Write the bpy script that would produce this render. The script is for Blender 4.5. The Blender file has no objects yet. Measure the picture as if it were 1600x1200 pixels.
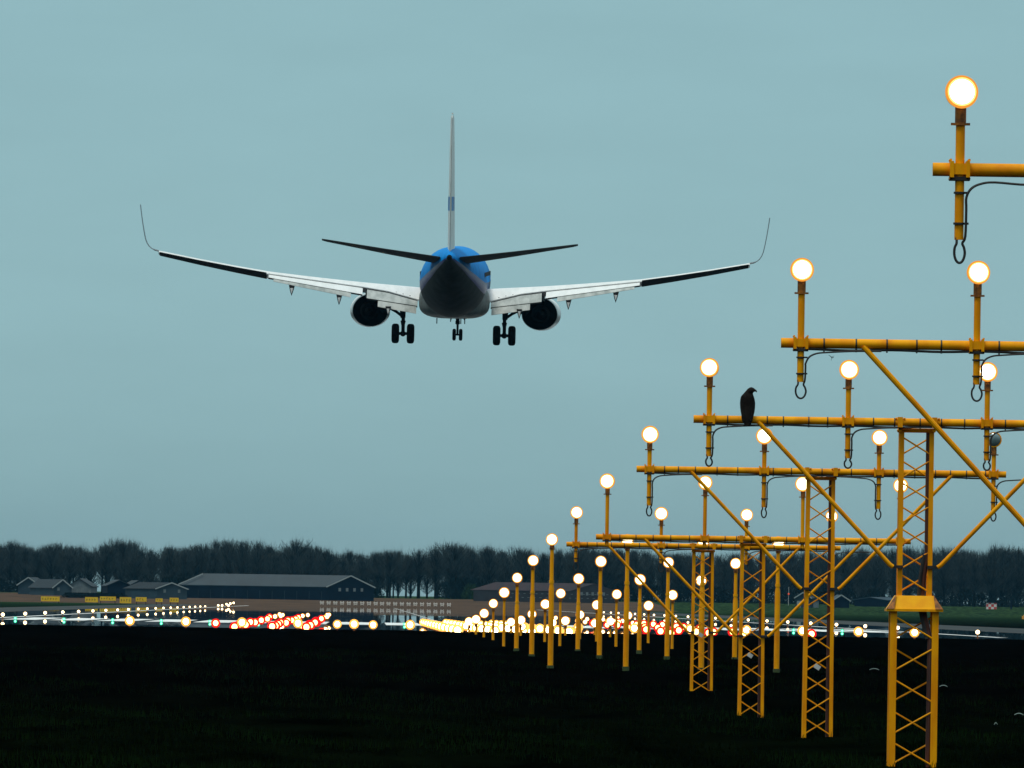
import bpy, bmesh, math, random
from mathutils import Vector, Matrix
random.seed(7)
R = random.Random(11)
sc = bpy.context.scene
COL = sc.collection

# ------------------------------------------------------------------ camera
F = 22900.0                       # focal length in photo pixels (1600 wide)
CAMZ = 1.6
Yc = Vector((574 - 800, -(929 - 600), -F)).normalized()       # the approach direction in camera space
rr = 0.015
Xc = Vector((math.cos(rr), -math.sin(rr), 0)); Xc = (Xc - Yc * Xc.dot(Yc)).normalized()
Zc = Xc.cross(Yc)
M3 = Matrix((Xc, Yc, Zc))         # camera space -> world
cd = bpy.data.cameras.new('camera'); cam = bpy.data.objects.new('camera', cd); COL.objects.link(cam)
cd.sensor_width = 36; cd.lens = F * 36 / 1600; cd.clip_start = 1; cd.clip_end = 30000
cam.matrix_world = Matrix.Translation((0, 0, CAMZ)) @ M3.to_4x4()
sc.camera = cam

# ------------------------------------------------------------------ sky and light
SUN_EL, SUN_AZ = math.radians(68), math.radians(-140)
w = bpy.data.worlds.new("World"); sc.world = w; w.use_nodes = True
nt = w.node_tree; nt.nodes.clear()
wo = nt.nodes.new('ShaderNodeOutputWorld'); bg = nt.nodes.new('ShaderNodeBackground')
sky = nt.nodes.new('ShaderNodeTexSky'); sky.sky_type = 'NISHITA'; sky.sun_disc = False
sky.sun_elevation = SUN_EL; sky.sun_rotation = SUN_AZ; sky.air_density = 2; sky.dust_density = 4
tc = nt.nodes.new('ShaderNodeTexCoord'); sx = nt.nodes.new('ShaderNodeSeparateXYZ')
nt.links.new(tc.outputs['Generated'], sx.inputs[0])
mr = nt.nodes.new('ShaderNodeMapRange'); mr.inputs['From Min'].default_value = 0.0; mr.inputs['From Max'].default_value = 1.0
nt.links.new(sx.outputs['Z'], mr.inputs['Value'])
cr = nt.nodes.new('ShaderNodeValToRGB'); nt.links.new(mr.outputs[0], cr.inputs[0])
e = cr.color_ramp.elements
e[0].position = 0.0; e[0].color = (0.212, 0.338, 0.362, 1)
e[1].position = 1.0; e[1].color = (0.62, 0.72, 0.75, 1)
for p_, c_ in ((0.008, (0.228, 0.376, 0.402)), (0.018, (0.250, 0.416, 0.448)), (0.040, (0.246, 0.418, 0.458)), (0.2, (0.36, 0.50, 0.54))):
    n_ = e.new(p_); n_.color = (*c_, 1)
mapn = nt.nodes.new('ShaderNodeMapping'); mapn.inputs['Scale'].default_value = (28, 28, 110)
noi = nt.nodes.new('ShaderNodeTexNoise'); noi.inputs['Scale'].default_value = 2.0; noi.inputs['Detail'].default_value = 5
nt.links.new(tc.outputs['Generated'], mapn.inputs[0]); nt.links.new(mapn.outputs[0], noi.inputs['Vector'])
mr2 = nt.nodes.new('ShaderNodeMapRange'); mr2.inputs['To Min'].default_value = 0.94; mr2.inputs['To Max'].default_value = 1.06
nt.links.new(noi.outputs[0], mr2.inputs['Value'])
mu = nt.nodes.new('ShaderNodeMixRGB'); mu.blend_type = 'MULTIPLY'; mu.inputs[0].default_value = 1
nt.links.new(cr.outputs[0], mu.inputs[1]); nt.links.new(mr2.outputs[0], mu.inputs[2])
scl = nt.nodes.new('ShaderNodeMixRGB'); scl.blend_type = 'MULTIPLY'; scl.inputs[0].default_value = 1
nt.links.new(sky.outputs[0], scl.inputs[1]); scl.inputs[2].default_value = (0.05, 0.06, 0.06, 1)
mix = nt.nodes.new('ShaderNodeMixRGB'); mix.inputs[0].default_value = 0.95
nt.links.new(scl.outputs[0], mix.inputs[1]); nt.links.new(mu.outputs[0], mix.inputs[2])
# low sky behind the viewer dimmed, added to darken surfaces facing the camera
def rng(out, a0, a1, b0, b1):
    q = nt.nodes.new('ShaderNodeMapRange'); q.inputs['From Min'].default_value = a0; q.inputs['From Max'].default_value = a1
    q.inputs['To Min'].default_value = b0; q.inputs['To Max'].default_value = b1; nt.links.new(out, q.inputs[0]); return q.outputs[0]
lowf = rng(sx.outputs['Y'], -.5, .9, .18, 1.0)
elf = rng(sx.outputs['Z'], .05, .5, 0.0, 1.0)
fm_ = nt.nodes.new('ShaderNodeMixRGB'); nt.links.new(elf, fm_.inputs[0]); nt.links.new(lowf, fm_.inputs[1]); fm_.inputs[2].default_value = (1, 1, 1, 1)
fin_ = nt.nodes.new('ShaderNodeMixRGB'); fin_.blend_type = 'MULTIPLY'; fin_.inputs[0].default_value = 1
nt.links.new(mix.outputs[0], fin_.inputs[1]); nt.links.new(fm_.outputs[0], fin_.inputs[2])
nt.links.new(fin_.outputs[0], bg.inputs[0]); bg.inputs[1].default_value = 1.2
nt.links.new(bg.outputs[0], wo.inputs[0])
sl = bpy.data.lights.new('sun', 'SUN'); sl.energy = 1.5; sl.angle = math.radians(14); sl.color = (1, 0.93, 0.82)
so = bpy.data.objects.new('sun', sl); COL.objects.link(so)
so.rotation_euler = (Vector((math.sin(SUN_AZ) * math.cos(SUN_EL), math.cos(SUN_AZ) * math.cos(SUN_EL), math.sin(SUN_EL)))).to_track_quat('Z', 'Y').to_euler()
vs = sc.view_settings; vs.view_transform = 'Standard'; vs.look = 'None'; vs.exposure = 0; vs.gamma = 1
sc.render.filter_size = 1.6
sc.cycles.use_denoising = True
sc.cycles.max_bounces = 5; sc.cycles.volume_bounces = 0
sc.cycles.sample_clamp_indirect = 4

# ------------------------------------------------------------------ helpers
def at(px, py, D):
    """world point seen at photo pixel (px, py), D metres along the approach line"""
    d = M3 @ Vector((px - 800, -(py - 600), -F))
    return Vector((0, 0, CAMZ)) + d * (D / d.y)
def lerp_tab(tab, v):
    if v <= tab[0][0]: return tab[0][1]
    for (a, za), (b, zb) in zip(tab, tab[1:]):
        if v <= b: return za + (zb - za) * (v - a) / (b - a)
    return tab[-1][1]
GT = [(-80, -1.75), (60, -1.68), (120, -1.62), (172, -1.58), (203, -1.6), (233, -1.47), (262, -1.28), (290, -1.2), (330, -1.19), (383, -1.15),
      (470, -1.17), (500, -1.24), (600, -1.49), (700, -1.73), (770, -1.88), (900, -1.93), (3100, -2.70), (3170, -2.4), (3400, -0.74), (3900, -0.6), (9000, -0.6)]
def gz(Y): return CAMZ + lerp_tab(GT, Y)
def rz(Y): return CAMZ - 1.88 - 0.00035 * (Y - 900)
def on_ground(px, py):
    lo = None; D = 100.0
    while D < 5000:
        p = at(px, py, D)
        if p.z <= gz(D): return Vector((p.x, D, gz(D)))
        D += 4
    return Vector((p.x, D, gz(D)))

class MB:
    def __init__(s): s.v = []; s.f = []; s.mi = []; s.cur = 0
    def add(s, vs_, fs):
        b = len(s.v); s.v += [tuple(x) for x in vs_]
        for f in fs: s.f.append(tuple(b + i for i in f)); s.mi.append(s.cur)
        return s
    def loft(s, rings, cap=True, closed=True):
        n = len(rings[0]); vs_ = [p for r in rings for p in r]; fs = []
        for i in range(len(rings) - 1):
            for j in range(n if closed else n - 1):
                k = (j + 1) % n
                fs.append((i * n + j, i * n + k, (i + 1) * n + k, (i + 1) * n + j))
        if cap:
            fs.append(tuple(range(n - 1, -1, -1))); fs.append(tuple((len(rings) - 1) * n + j for j in range(n)))
        return s.add(vs_, fs)
    def tube(s, pts, r, n=10, cap=True):
        pts = [Vector(p) for p in pts]; rs = r if isinstance(r, (list, tuple)) else [r] * len(pts)
        up = None; rings = []
        for i, p in enumerate(pts):
            d = (pts[min(i + 1, len(pts) - 1)] - pts[max(i - 1, 0)]).normalized()
            if up is None:
                up = Vector((0, 0, 1)) if abs(d.z) < .9 else Vector((0, 1, 0))
            a = d.cross(up).normalized(); b = a.cross(d).normalized(); up = b
            rings.append([p + (a * math.cos(t) + b * math.sin(t)) * rs[i] for t in (2 * math.pi * k / n for k in range(n))])
        return s.loft(rings, cap)
    def box(s, c, d, rot=None):
        c = Vector(c); h = Vector(d) / 2
        vs_ = [Vector((x * h.x, y * h.y, z * h.z)) for x in (-1, 1) for y in (-1, 1) for z in (-1, 1)]
        if rot is not None: vs_ = [rot @ v for v in vs_]
        return s.add([c + v for v in vs_], [(0, 1, 3, 2), (4, 6, 7, 5), (0, 4, 5, 1), (2, 3, 7, 6), (0, 2, 6, 4), (1, 5, 7, 3)])
    def bar(s, p0, p1, wd, th):
        """flat rectangular bar from p0 to p1, wide across, th deep"""
        p0 = Vector(p0); p1 = Vector(p1); d = (p1 - p0).normalized()
        y = Vector((0, 1, 0)); 
        if abs(d.y) > .9: y = Vector((0, 0, 1))
        a = d.cross(y).normalized(); b = a.cross(d).normalized()
        return s.loft([[p + a * (i * wd / 2) + b * (j * th / 2) for i, j in ((-1, -1), (1, -1), (1, 1), (-1, 1))] for p in (p0, p1)])
    def sphere(s, c, r, seg=10, rings=6, sc3=(1, 1, 1)):
        c = Vector(c); vs_ = [c + Vector((0, 0, r * sc3[2]))]
        for i in range(1, rings):
            t = math.pi * i / rings
            for j in range(seg):
                p = 2 * math.pi * j / seg
                vs_.append(c + Vector((r * sc3[0] * math.sin(t) * math.cos(p), r * sc3[1] * math.sin(t) * math.sin(p), r * sc3[2] * math.cos(t))))
        vs_.append(c - Vector((0, 0, r * sc3[2]))); fs = []
        for j in range(seg): fs.append((0, 1 + j, 1 + (j + 1) % seg))
        for i in range(rings - 2):
            for j in range(seg):
                a = 1 + i * seg; fs.append((a + j, a + seg + j, a + seg + (j + 1) % seg, a + (j + 1) % seg))
        L = len(vs_) - 1; a = 1 + (rings - 2) * seg
        for j in range(seg): fs.append((L, a + (j + 1) % seg, a + j))
        return s.add(vs_, fs)
    def mesh(s, name, mats, smooth=35, fix=True):
        me = bpy.data.meshes.new(name); me.from_pydata(s.v, [], s.f)
        for m in (mats if isinstance(mats, (list, tuple)) else [mats]): me.materials.append(m)
        me.polygons.foreach_set('material_index', s.mi)
        if fix:
            bm = bmesh.new(); bm.from_mesh(me); bmesh.ops.recalc_face_normals(bm, faces=bm.faces); bm.to_mesh(me); bm.free()
        if smooth:
            me.shade_smooth(); me.set_sharp_from_angle(angle=math.radians(smooth))
        return me
    def build(s, name, mats, parent=None, smooth=35, fix=True, loc=None):
        o = bpy.data.objects.new(name, s.mesh(name, mats, smooth, fix)); COL.objects.link(o)
        if parent is not None: o.parent = parent
        if loc is not None: o.location = loc
        return o
def tag(o, label=None, cat=None, group=None, kind=None):
    if label: o['label'] = label
    if cat: o['category'] = cat
    if group: o['group'] = group
    if kind: o['kind'] = kind
    return o
def empty(name, loc=(0, 0, 0)):
    o = bpy.data.objects.new(name, None); COL.objects.link(o); o.location = loc; o.empty_display_size = .2; return o
def place(me, name, parent=None, loc=None, scale=None, rotz=None):
    o = bpy.data.objects.new(name, me); COL.objects.link(o)
    if parent is not None: o.parent = parent
    if loc is not None: o.location = loc
    if scale is not None: o.scale = scale
    if rotz is not None: o.rotation_euler = (0, 0, rotz)
    return o
def copy_tree(o, parent=None):
    c = o.copy(); COL.objects.link(c); c.parent = parent
    for ch in list(o.children): copy_tree(ch, c)
    return c

# ------------------------------------------------------------------ materials
def mat(name, col, rough=.6, col2=None, nscale=5, metal=0, spec=.5, bump=0, bscale=None, thr=(.35, .65), detail=6, stretch=None, coat=0):
    m = bpy.data.materials.new(name); m.use_nodes = True; t = m.node_tree; b = t.nodes['Principled BSDF']
    b.inputs['Base Color'].default_value = (*col, 1); b.inputs['Roughness'].default_value = rough
    b.inputs['Metallic'].default_value = metal; b.inputs['Specular IOR Level'].default_value = spec
    b.inputs['Coat Weight'].default_value = coat
    c = t.nodes.new('ShaderNodeTexCoord'); n = t.nodes.new('ShaderNodeTexNoise')
    n.inputs['Scale'].default_value = nscale; n.inputs['Detail'].default_value = detail
    src = c.outputs['Object']
    if stretch:
        mp = t.nodes.new('ShaderNodeMapping'); mp.inputs['Scale'].default_value = stretch; t.links.new(src, mp.inputs[0]); src = mp.outputs[0]
    t.links.new(src, n.inputs['Vector'])
    if col2:
        r = t.nodes.new('ShaderNodeValToRGB'); r.color_ramp.elements[0].position = thr[0]; r.color_ramp.elements[1].position = thr[1]
        r.color_ramp.elements[0].color = (*col2, 1); r.color_ramp.elements[1].color = (*col, 1)
        t.links.new(n.outputs[0], r.inputs[0]); t.links.new(r.outputs[0], b.inputs['Base Color'])
    if bump:
        n2 = t.nodes.new('ShaderNodeTexNoise'); n2.inputs['Scale'].default_value = bscale or nscale * 4; n2.inputs['Detail'].default_value = 5
        t.links.new(src, n2.inputs['Vector'])
        bp = t.nodes.new('ShaderNodeBump'); bp.inputs['Strength'].default_value = bump; bp.inputs['Distance'].default_value = .02
        t.links.new(n2.outputs[0], bp.inputs['Height']); t.links.new(bp.outputs[0], b.inputs['Normal'])
    return m
def emit(name, col, strength, sampling='AUTO'):
    m = bpy.data.materials.new(name); m.use_nodes = True; t = m.node_tree; t.nodes.clear()
    o = t.nodes.new('ShaderNodeOutputMaterial'); e_ = t.nodes.new('ShaderNodeEmission')
    e_.inputs[0].default_value = (*col, 1); e_.inputs[1].default_value = strength
    t.links.new(e_.outputs[0], o.inputs[0]); m.cycles.emission_sampling = sampling
    return m
YEL = mat('yellow_paint', (.98, .41, .001), .5, (.78, .24, .001), 7, bump=.2, thr=(.28, .6), stretch=(1, 1, .3), spec=.12)
YEL2 = mat('yellow_plate', (1.0, .48, .002), .5, (.92, .38, .003), 8, spec=.12)
BLK = mat('black_rubber', (.012, .012, .012), .6, (.02, .02, .02), 20)
BRN = mat('brown_conduit', (.09, .018, .004), .6, (.03, .008, .004), 9, stretch=(1, 1, .2))
DYEL = mat('dirty_clamp', (.42, .14, .004), .6, (.12, .04, .004), 25)
GALV = mat('galvanised_plate', (.6, .62, .6), .5, (.4, .42, .42), 8)
GRNB = mat('green_base', (.05, .09, .02), .7, (.03, .05, .015), 8)
GLOFF = mat('unlit_glass', (.12, .19, .2), .12, (.3, .38, .38), 4, metal=.3)
LIT = emit('lit_lens', (1, .80, .48), 9)
EDGE = emit('lens_halo', (1, .36, .04), .95)
HALO2 = emit('lens_halo_inner', (1, .60, .16), 1.9)
GLIT = emit('ground_lamp_lit', (1, .80, .48), 16, 'NONE')
GEDG = emit('ground_lamp_glow', (1, .42, .07), 1.7, 'NONE')
RLIT = emit('red_lamp_lit', (1, .012, .012), 1.25, 'NONE')
RCORE = emit('red_lamp_core', (1, .55, .16), 9, 'NONE')
NLIT = emit('green_lamp_lit', (.02, .75, .36), 1.5, 'NONE')
NCORE = emit('green_lamp_core', (.35, 1, .8), 2.2, 'NONE')
WLIT = emit('edge_lamp_lit', (1, .74, .40), 5, 'NONE')

# ------------------------------------------------------------------ ground, runway
def sheet(name, xs, ys, zf, m, kind='structure'):
    mb = MB(); vs_ = [(x, y, zf(x, y)) for y in ys for x in xs]; n = len(xs)
    fs = [(j * n + i, j * n + i + 1, (j + 1) * n + i + 1, (j + 1) * n + i) for j in range(len(ys) - 1) for i in range(n - 1)]
    mb.add(vs_, fs); o = mb.build(name, m, smooth=180, fix=False); o['kind'] = kind; return o
gm = bpy.data.materials.new('field_grass'); gm.use_nodes = True; t = gm.node_tree; b = t.nodes['Principled BSDF']
b.inputs['Roughness'].default_value = 1; b.inputs['Specular IOR Level'].default_value = 0
c = t.nodes.new('ShaderNodeTexCoord'); sp = t.nodes.new('ShaderNodeSeparateXYZ'); t.links.new(c.outputs['Object'], sp.inputs[0])
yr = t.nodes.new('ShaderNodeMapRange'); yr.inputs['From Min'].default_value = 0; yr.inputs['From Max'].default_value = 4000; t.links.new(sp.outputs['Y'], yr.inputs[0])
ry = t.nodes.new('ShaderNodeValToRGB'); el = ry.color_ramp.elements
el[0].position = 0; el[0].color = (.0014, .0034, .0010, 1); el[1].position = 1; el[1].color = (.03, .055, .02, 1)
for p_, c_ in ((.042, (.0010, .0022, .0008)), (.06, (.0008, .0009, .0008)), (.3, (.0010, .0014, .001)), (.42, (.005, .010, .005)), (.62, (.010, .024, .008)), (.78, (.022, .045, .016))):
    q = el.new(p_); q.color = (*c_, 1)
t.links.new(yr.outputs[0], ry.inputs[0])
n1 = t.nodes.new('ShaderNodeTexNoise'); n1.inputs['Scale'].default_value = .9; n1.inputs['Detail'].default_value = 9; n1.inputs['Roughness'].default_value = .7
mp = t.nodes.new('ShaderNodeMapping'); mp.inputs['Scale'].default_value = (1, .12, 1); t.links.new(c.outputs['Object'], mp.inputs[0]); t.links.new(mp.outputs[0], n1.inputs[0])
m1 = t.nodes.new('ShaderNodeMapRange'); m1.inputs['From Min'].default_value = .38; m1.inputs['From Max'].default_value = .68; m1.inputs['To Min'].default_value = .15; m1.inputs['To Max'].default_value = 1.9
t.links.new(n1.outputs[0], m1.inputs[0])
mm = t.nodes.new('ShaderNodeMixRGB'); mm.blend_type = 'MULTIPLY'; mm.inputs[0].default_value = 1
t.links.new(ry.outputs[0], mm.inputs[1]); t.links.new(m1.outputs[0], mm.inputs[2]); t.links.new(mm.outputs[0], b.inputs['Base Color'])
ys = sorted(set([-80, 60] + list(range(100, 800, 6)) + list(range(800, 3100, 60)) + list(range(3100, 3420, 20)) + [3500, 3900, 5000, 9000]))
xs = sorted(set([-3000, -1200, -500, -200, -100, -60] + [x * .7 for x in range(-60, 90)] + [100, 200, 500, 1200, 3000]))
def bumpz(x, y):
    if y < 60 or y > 760: return 0
    if y > 430: return .035 * math.sin(x * 2.3 + y * .05) * math.sin(x * .7 + 1) + .02 * math.sin(x * 5.3 + y * .2)
    return .03 * math.sin(x * 1.7 + y * .05) * math.sin(y * .11 + 1.3 * math.sin(x * .4)) + .018 * math.sin(x * 4.1 + y * .31)
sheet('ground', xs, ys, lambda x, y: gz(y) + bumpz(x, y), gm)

pm = bpy.data.materials.new('wet_asphalt'); pm.use_nodes = True; t = pm.node_tree; b = t.nodes['Principled BSDF']
b.inputs['Base Color'].default_value = (.012, .018, .024, 1); b.inputs['Specular IOR Level'].default_value = .5
c = t.nodes.new('ShaderNodeTexCoord'); mp = t.nodes.new('ShaderNodeMapping'); mp.inputs['Scale'].default_value = (.35, .012, 1)
n1 = t.nodes.new('ShaderNodeTexNoise'); n1.inputs['Scale'].default_value = 1; n1.inputs['Detail'].default_value = 7
t.links.new(c.outputs['Object'], mp.inputs[0]); t.links.new(mp.outputs[0], n1.inputs[0])
m1 = t.nodes.new('ShaderNodeMapRange'); m1.inputs['From Min'].default_value = .35; m1.inputs['From Max'].default_value = .7; m1.inputs['To Min'].default_value = .002; m1.inputs['To Max'].default_value = .014
t.links.new(n1.outputs[0], m1.inputs[0]); t.links.new(m1.outputs[0], b.inputs['Roughness'])
CX = 5.32
rys = [762, 800, 900] + list(range(1000, 3101, 100))
sheet('runway', [CX - 37.5, CX + 37.5], rys, lambda x, y: rz(y), pm)
dirt = mat('shoulder_soil', (.022, .022, .018), .7, (.008, .009, .009), .3, stretch=(1, .03, 1), thr=(.4, .6), spec=.2)
sheet('shoulder', [CX + 38, CX + 41, CX + 49], [762] + list(range(860, 3101, 80)), lambda x, y: gz(y) + .035, dirt)
sheet('shoulder', [CX - 49, CX - 41, CX - 38], [762] + list(range(860, 3101, 80)), lambda x, y: gz(y) + .035, dirt)
tan = mat('dry_reed', (.105, .068, .046), .95, (.065, .046, .032), .15, spec=0, stretch=(1, .2, 1), thr=(.3, .7))
sheet('dry_field', [-420, -150, -60, -20, 10, 30, 46, 57, 66], [3105 + 15 * i for i in range(20)],
      lambda x, y: gz(y) + .02 + (.05 * math.sin(x * .3 + y * .05)) * .3, tan)
white = mat('white_line_paint', (.85, .87, .85), .6, (.70, .72, .70), .6, stretch=(1, .06, 1), thr=(.35, .6))
mk = MB()
for i in range(-9, 10):
    x0 = CX - 1.5 + 3 * i
    for (ya, yb) in ((908, 930), (930, 1005)):
        mk.add([(x0 + .38, ya, rz(ya) + .012), (x0 + 2.62, ya, rz(ya) + .012), (x0 + 2.62, yb, rz(yb) + .012), (x0 + .38, yb, rz(yb) + .012)], [(0, 1, 2, 3)])
for xx in (CX - 30, CX + 29.1):
    for ya in range(800, 3000, 100):
        mk.add([(xx, ya, rz(ya) + .012), (xx + .6, ya, rz(ya) + .012), (xx + .6, ya + 100, rz(ya + 100) + .012), (xx, ya + 100, rz(ya + 100) + .012)], [(0, 1, 2, 3)])
for ya in range(1060, 2900, 60):
    mk.add([(CX - .12, ya, rz(ya) + .012), (CX + .12, ya, rz(ya) + .012), (CX + .12, ya + 30, rz(ya + 30) + .012), (CX - .12, ya + 30, rz(ya + 30) + .012)], [(0, 1, 2, 3)])
mo = mk.build('runway_markings', white, smooth=None, fix=False); mo['kind'] = 'structure'

# ------------------------------------------------------------------ lamps on stems
def lamp_meshes(r, lit=True):
    """lamp head facing -Y; returns housing, lens, halo ring meshes around the origin"""
    q = Matrix.Rotation(math.radians(-4), 3, 'X')
    def ring(y, rad, n=28): return [q @ Vector((rad * math.cos(2 * math.pi * k / n), y, rad * math.sin(2 * math.pi * k / n))) for k in range(n)]
    h = MB(); h.loft([ring(.01, r * .86), ring(-.035, r * .88), ring(-.035, r), ring(.015, r), ring(.03, r * .86), ring(.10, r * .55), ring(.13, r * .3)], cap=True)
    h.sphere(q @ Vector((r * .6, -.02, r * .72)), r * .11, 6, 4); h.sphere(q @ Vector((-r * .6, -.02, r * .72)), r * .11, 6, 4); h.sphere(q @ Vector((0, -.02, -r * .95)), r * .14, 6, 4)
    if not lit:
        l = MB(); l.loft([ring(-.036, r * .84), ring(-.045, r * .7), ring(-.052, r * .4), ring(-.054, r * .05)], cap=True)
        return h.mesh('lamp_head', DYEL if False else YEL), l.mesh('lens', GLOFF), None
    l = MB(); l.loft([ring(-.05, r * .80), ring(-.056, r * .66), ring(-.06, r * .4), ring(-.063, r * .05)], cap=True)
    g = MB(); g.loft([ring(-.052, r * .92), ring(-.050, r * .80)], cap=False); g.cur = 1; g.loft([ring(-.0355, r * 1.07), ring(-.052, r * .92)], cap=False)  # added glowing ring imitates the orange halo round the lens
    return h.mesh('lamp_head', YEL), l.mesh('lens', LIT), g.mesh('halo_ring', [HALO2, EDGE], fix=False)
_lm = {}
def add_lamp(parent, loc, r, lit=True):
    k = (round(r, 3), lit)
    if k not in _lm: _lm[k] = lamp_meshes(r, lit)
    h, l, g = _lm[k]
    o = place(h, 'lamp_head', parent, loc); place(l, 'lens', o)
    q_ = R.uniform(.95, 1.06); o.scale = (q_, 1, q_); o.rotation_euler = (R.uniform(-.05, .05), 0, R.uniform(-.18, .10))
    if g: place(g, 'halo_ring', o)
    return o

# ------------------------------------------------------------------ lattice masts carrying the barrettes
S = 1.35
ordin = ['first', 'second', 'third', 'fourth', 'fifth', 'sixth', 'seventh', 'eighth', 'ninth', 'tenth', 'eleventh', 'twelfth', 'thirteenth', 'fourteenth', 'fifteenth',
         'sixteenth', 'seventeenth', 'eighteenth', 'nineteenth', 'twentieth', 'twenty-first', 'twenty-second', 'twenty-third', 'twenty-fourth', 'twenty-fifth', 'twenty-sixth', 'twenty-seventh', 'twenty-eighth']
def angle_leg(mb, p0, p1, sx_, sy_, w=.05, t_=.008):
    """angle-iron leg with its corner outside at p"""
    rings = []
    for p in (Vector(p0), Vector(p1)):
        rings.append([p, p - Vector((sx_ * w, 0, 0)), p - Vector((sx_ * w, sy_ * t_, 0)), p - Vector((sx_ * t_, sy_ * t_, 0)), p - Vector((sx_ * t_, sy_ * w, 0)), p - Vector((0, sy_ * w, 0))])
    mb.loft(rings)
def mast(n, ylamp, ybeam, ystem, yloop, collar_y, label, brace_dx, brace_y, legw=.335, lamp_r=.098, off=(), flag=None, rs=.026, xl=None):
    D = 82.4 + 30 * (n - 1)
    X0 = 3.294
    hx = 574 + X0 * F / D if xl is None else xl
    zl = at(hx, ylamp, D).z; zb = at(hx, ybeam, D).z
    zs = at(hx, ystem, D).z if ystem else None; zo = at(hx, yloop, D).z if yloop else None
    zg = gz(D) - .05
    root = empty('approach_light_mast', (CX, D, zg))
    tag(root, label, 'light mast', 'yellow lattice masts carrying crossbeams of approach lamps')
    L = lambda x, y, z: Vector((x - CX, y - D, z - zg))
    ta = Vector((-CX, -D, -zg))
    x0 = X0 - .15; x1 = X0 + 3 * S + .15
    rb = .038
    # beam
    mb = MB(); mb.tube([L(x0, D, zb), L(x1, D, zb)], rb, 16)
    mb.build('beam', YEL, root)
    xs4 = [X0 + S * k for k in range(4)]
    # stems (behind the beam), clamps and lamps
    rnd = random.Random(n)
    for k, x in enumerate(xs4):
        ysx = D - .066
        lowz = zs if zs else zb - .11
        mb = MB(); mb.tube([L(x, ysx, lowz), L(x, ysx, zl - .10)], rs, 12)
        st = mb.build('stem', YEL, root)
        nb = MB(); nb.tube([L(x, ysx, zl - .17), L(x, ysx, zl - lamp_r * .93)], rs * 1.22, 12)
        nb.tube([L(x, ysx, zl - .185), L(x, ysx, zl - .172)], rs * 1.5, 12)
        nb.box(L(x + rs * 1.5, ysx, zl - .178), (.03, .02, .014)); nb.box(L(x - rs * 1.5, ysx, zl - .178), (.03, .02, .014))
        nb.build('neck', DYEL, st)
        cl = MB()
        for sx_ in (-1, 1):
            cl.box(L(x + sx_ * .045, D - .035, zb), (.022, .155, .092))
            for zz in (-1, 1):
                cl.tube([L(x + sx_ * .052, D - .10, zb + zz * .052), L(x + sx_ * .052, D + .055, zb + zz * .052)], .008, 6)
        cl.box(L(x, D - .098, zb + .002), (.085, .012, .062)); 
        cl.build('clamp', YEL, root)
        ck = MB(); ck.box(L(x, D - .03, zb - .052), (.115, .14, .022)); ck.build('clamp_base', BLK, root)
        add_lamp(root, L(x, ysx, zl), lamp_r, (k not in off))
        if zs:
            # feed cable: leaves the beam, turns down beside the stem, loops under its end
            s_ = 1 if not (n == 4 and k == 2) else -1
            rc = .0085 if n > 2 else .0075
            zc_ = zb - .058
            cx_ = x + s_ * (rs + .012)
            pts = [L(x + s_ * .62, D - .02, zc_ + .004), L(x + s_ * .4, D - .03, zc_ + (-.022 if n == 1 else 0)), L(x + s_ * .2, D - .05, zc_ - .012), L(x + s_ * .12, D - .07, zc_ - .022), L(x + s_ * .065, ysx - .03, zc_ - .05), L(cx_, ysx - .03, zc_ - .10), L(cx_, ysx - .03, (zs + zc_) / 2), L(cx_ - s_ * .003, ysx - .028, zs + .02)]
            wl = .028 + .012 * rnd.random(); mid = x - s_ * .0 + s_ * .004; hh = (zs - zo) / 2; zm = (zs + zo) / 2
            for a in range(0, 11):
                th = math.radians(55 - a * 29)
                rad = wl * (1.0 if a > 1 else .9)
                pts.append(L(mid + s_ * rad * math.cos(th), ysx - .02, zm - .008 + hh * math.sin(th)))
            pts.append(L(x - s_ * .015, ysx - .01, zs + .02))
            # subdivide smoothly (Catmull-Rom)
            P = pts; out = []
            for i in range(len(P) - 1):
                p0 = P[max(i - 1, 0)]; p1 = P[i]; p2 = P[i + 1]; p3 = P[min(i + 2, len(P) - 1)]
                for u in (0, .25, .5, .75):
                    out.append(.5 * ((2 * p1) + (p2 - p0) * u + (2 * p0 - 5 * p1 + 4 * p2 - p3) * u * u + (3 * p1 - p0 - 3 * p2 + p3) * u ** 3))
            out.append(P[-1])
            cb = MB(); cb.tube(out, rc, 6); cb.build('feed_cable', BLK, root)
            for fr in (.22, .72):
                tb = MB()
                zt = zb - .05 + (zs - zb + .05) * fr
                tb.tube([L(x, ysx - .004, zt), L(x, ysx - .004, zt - .012)], rs * 1.28, 12); tb.box(L(x + s_ * .04, ysx - .02, zt - .006), (.025, .03, .012))
                tb.build('stem_strap', BLK, root)
    # cable bundle under the beam with straps
    if n > 1:
        ctop = MB(); pts = []
        q = x0 + .2
        while q < x1 - .1:
            pts.append(L(q, D - .012, zb - rb - .010 - .004 * math.sin(q * 9))); q += .08
        ctop.tube(pts, .011, 6); ctop.build('cable_bundle', BLK, root)
        tie = MB(); tie.tube([Vector((-.006, 0, -.002)), Vector((.006, 0, -.002))], rb + .0035, 16); tie.box((0, -.01, -rb - .014), (.012, .03, .026)); tme = tie.mesh('cable_tie', BLK)
        q = x0 + .33
        while q < x1 - .12:
            if min(abs(q - x) for x in xs4) > .09: place(tme, 'cable_tie', root, L(q, D, zb))
            q += .155 + .11 * rnd.random()
    # tower
    hw = legw / 2; zt = zb - rb - .05
    zc = at(CX * F / D + 574, collar_y, D).z if collar_y else None
    yb = D + .05 + hw               # tower centre, beam sits on its front
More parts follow.
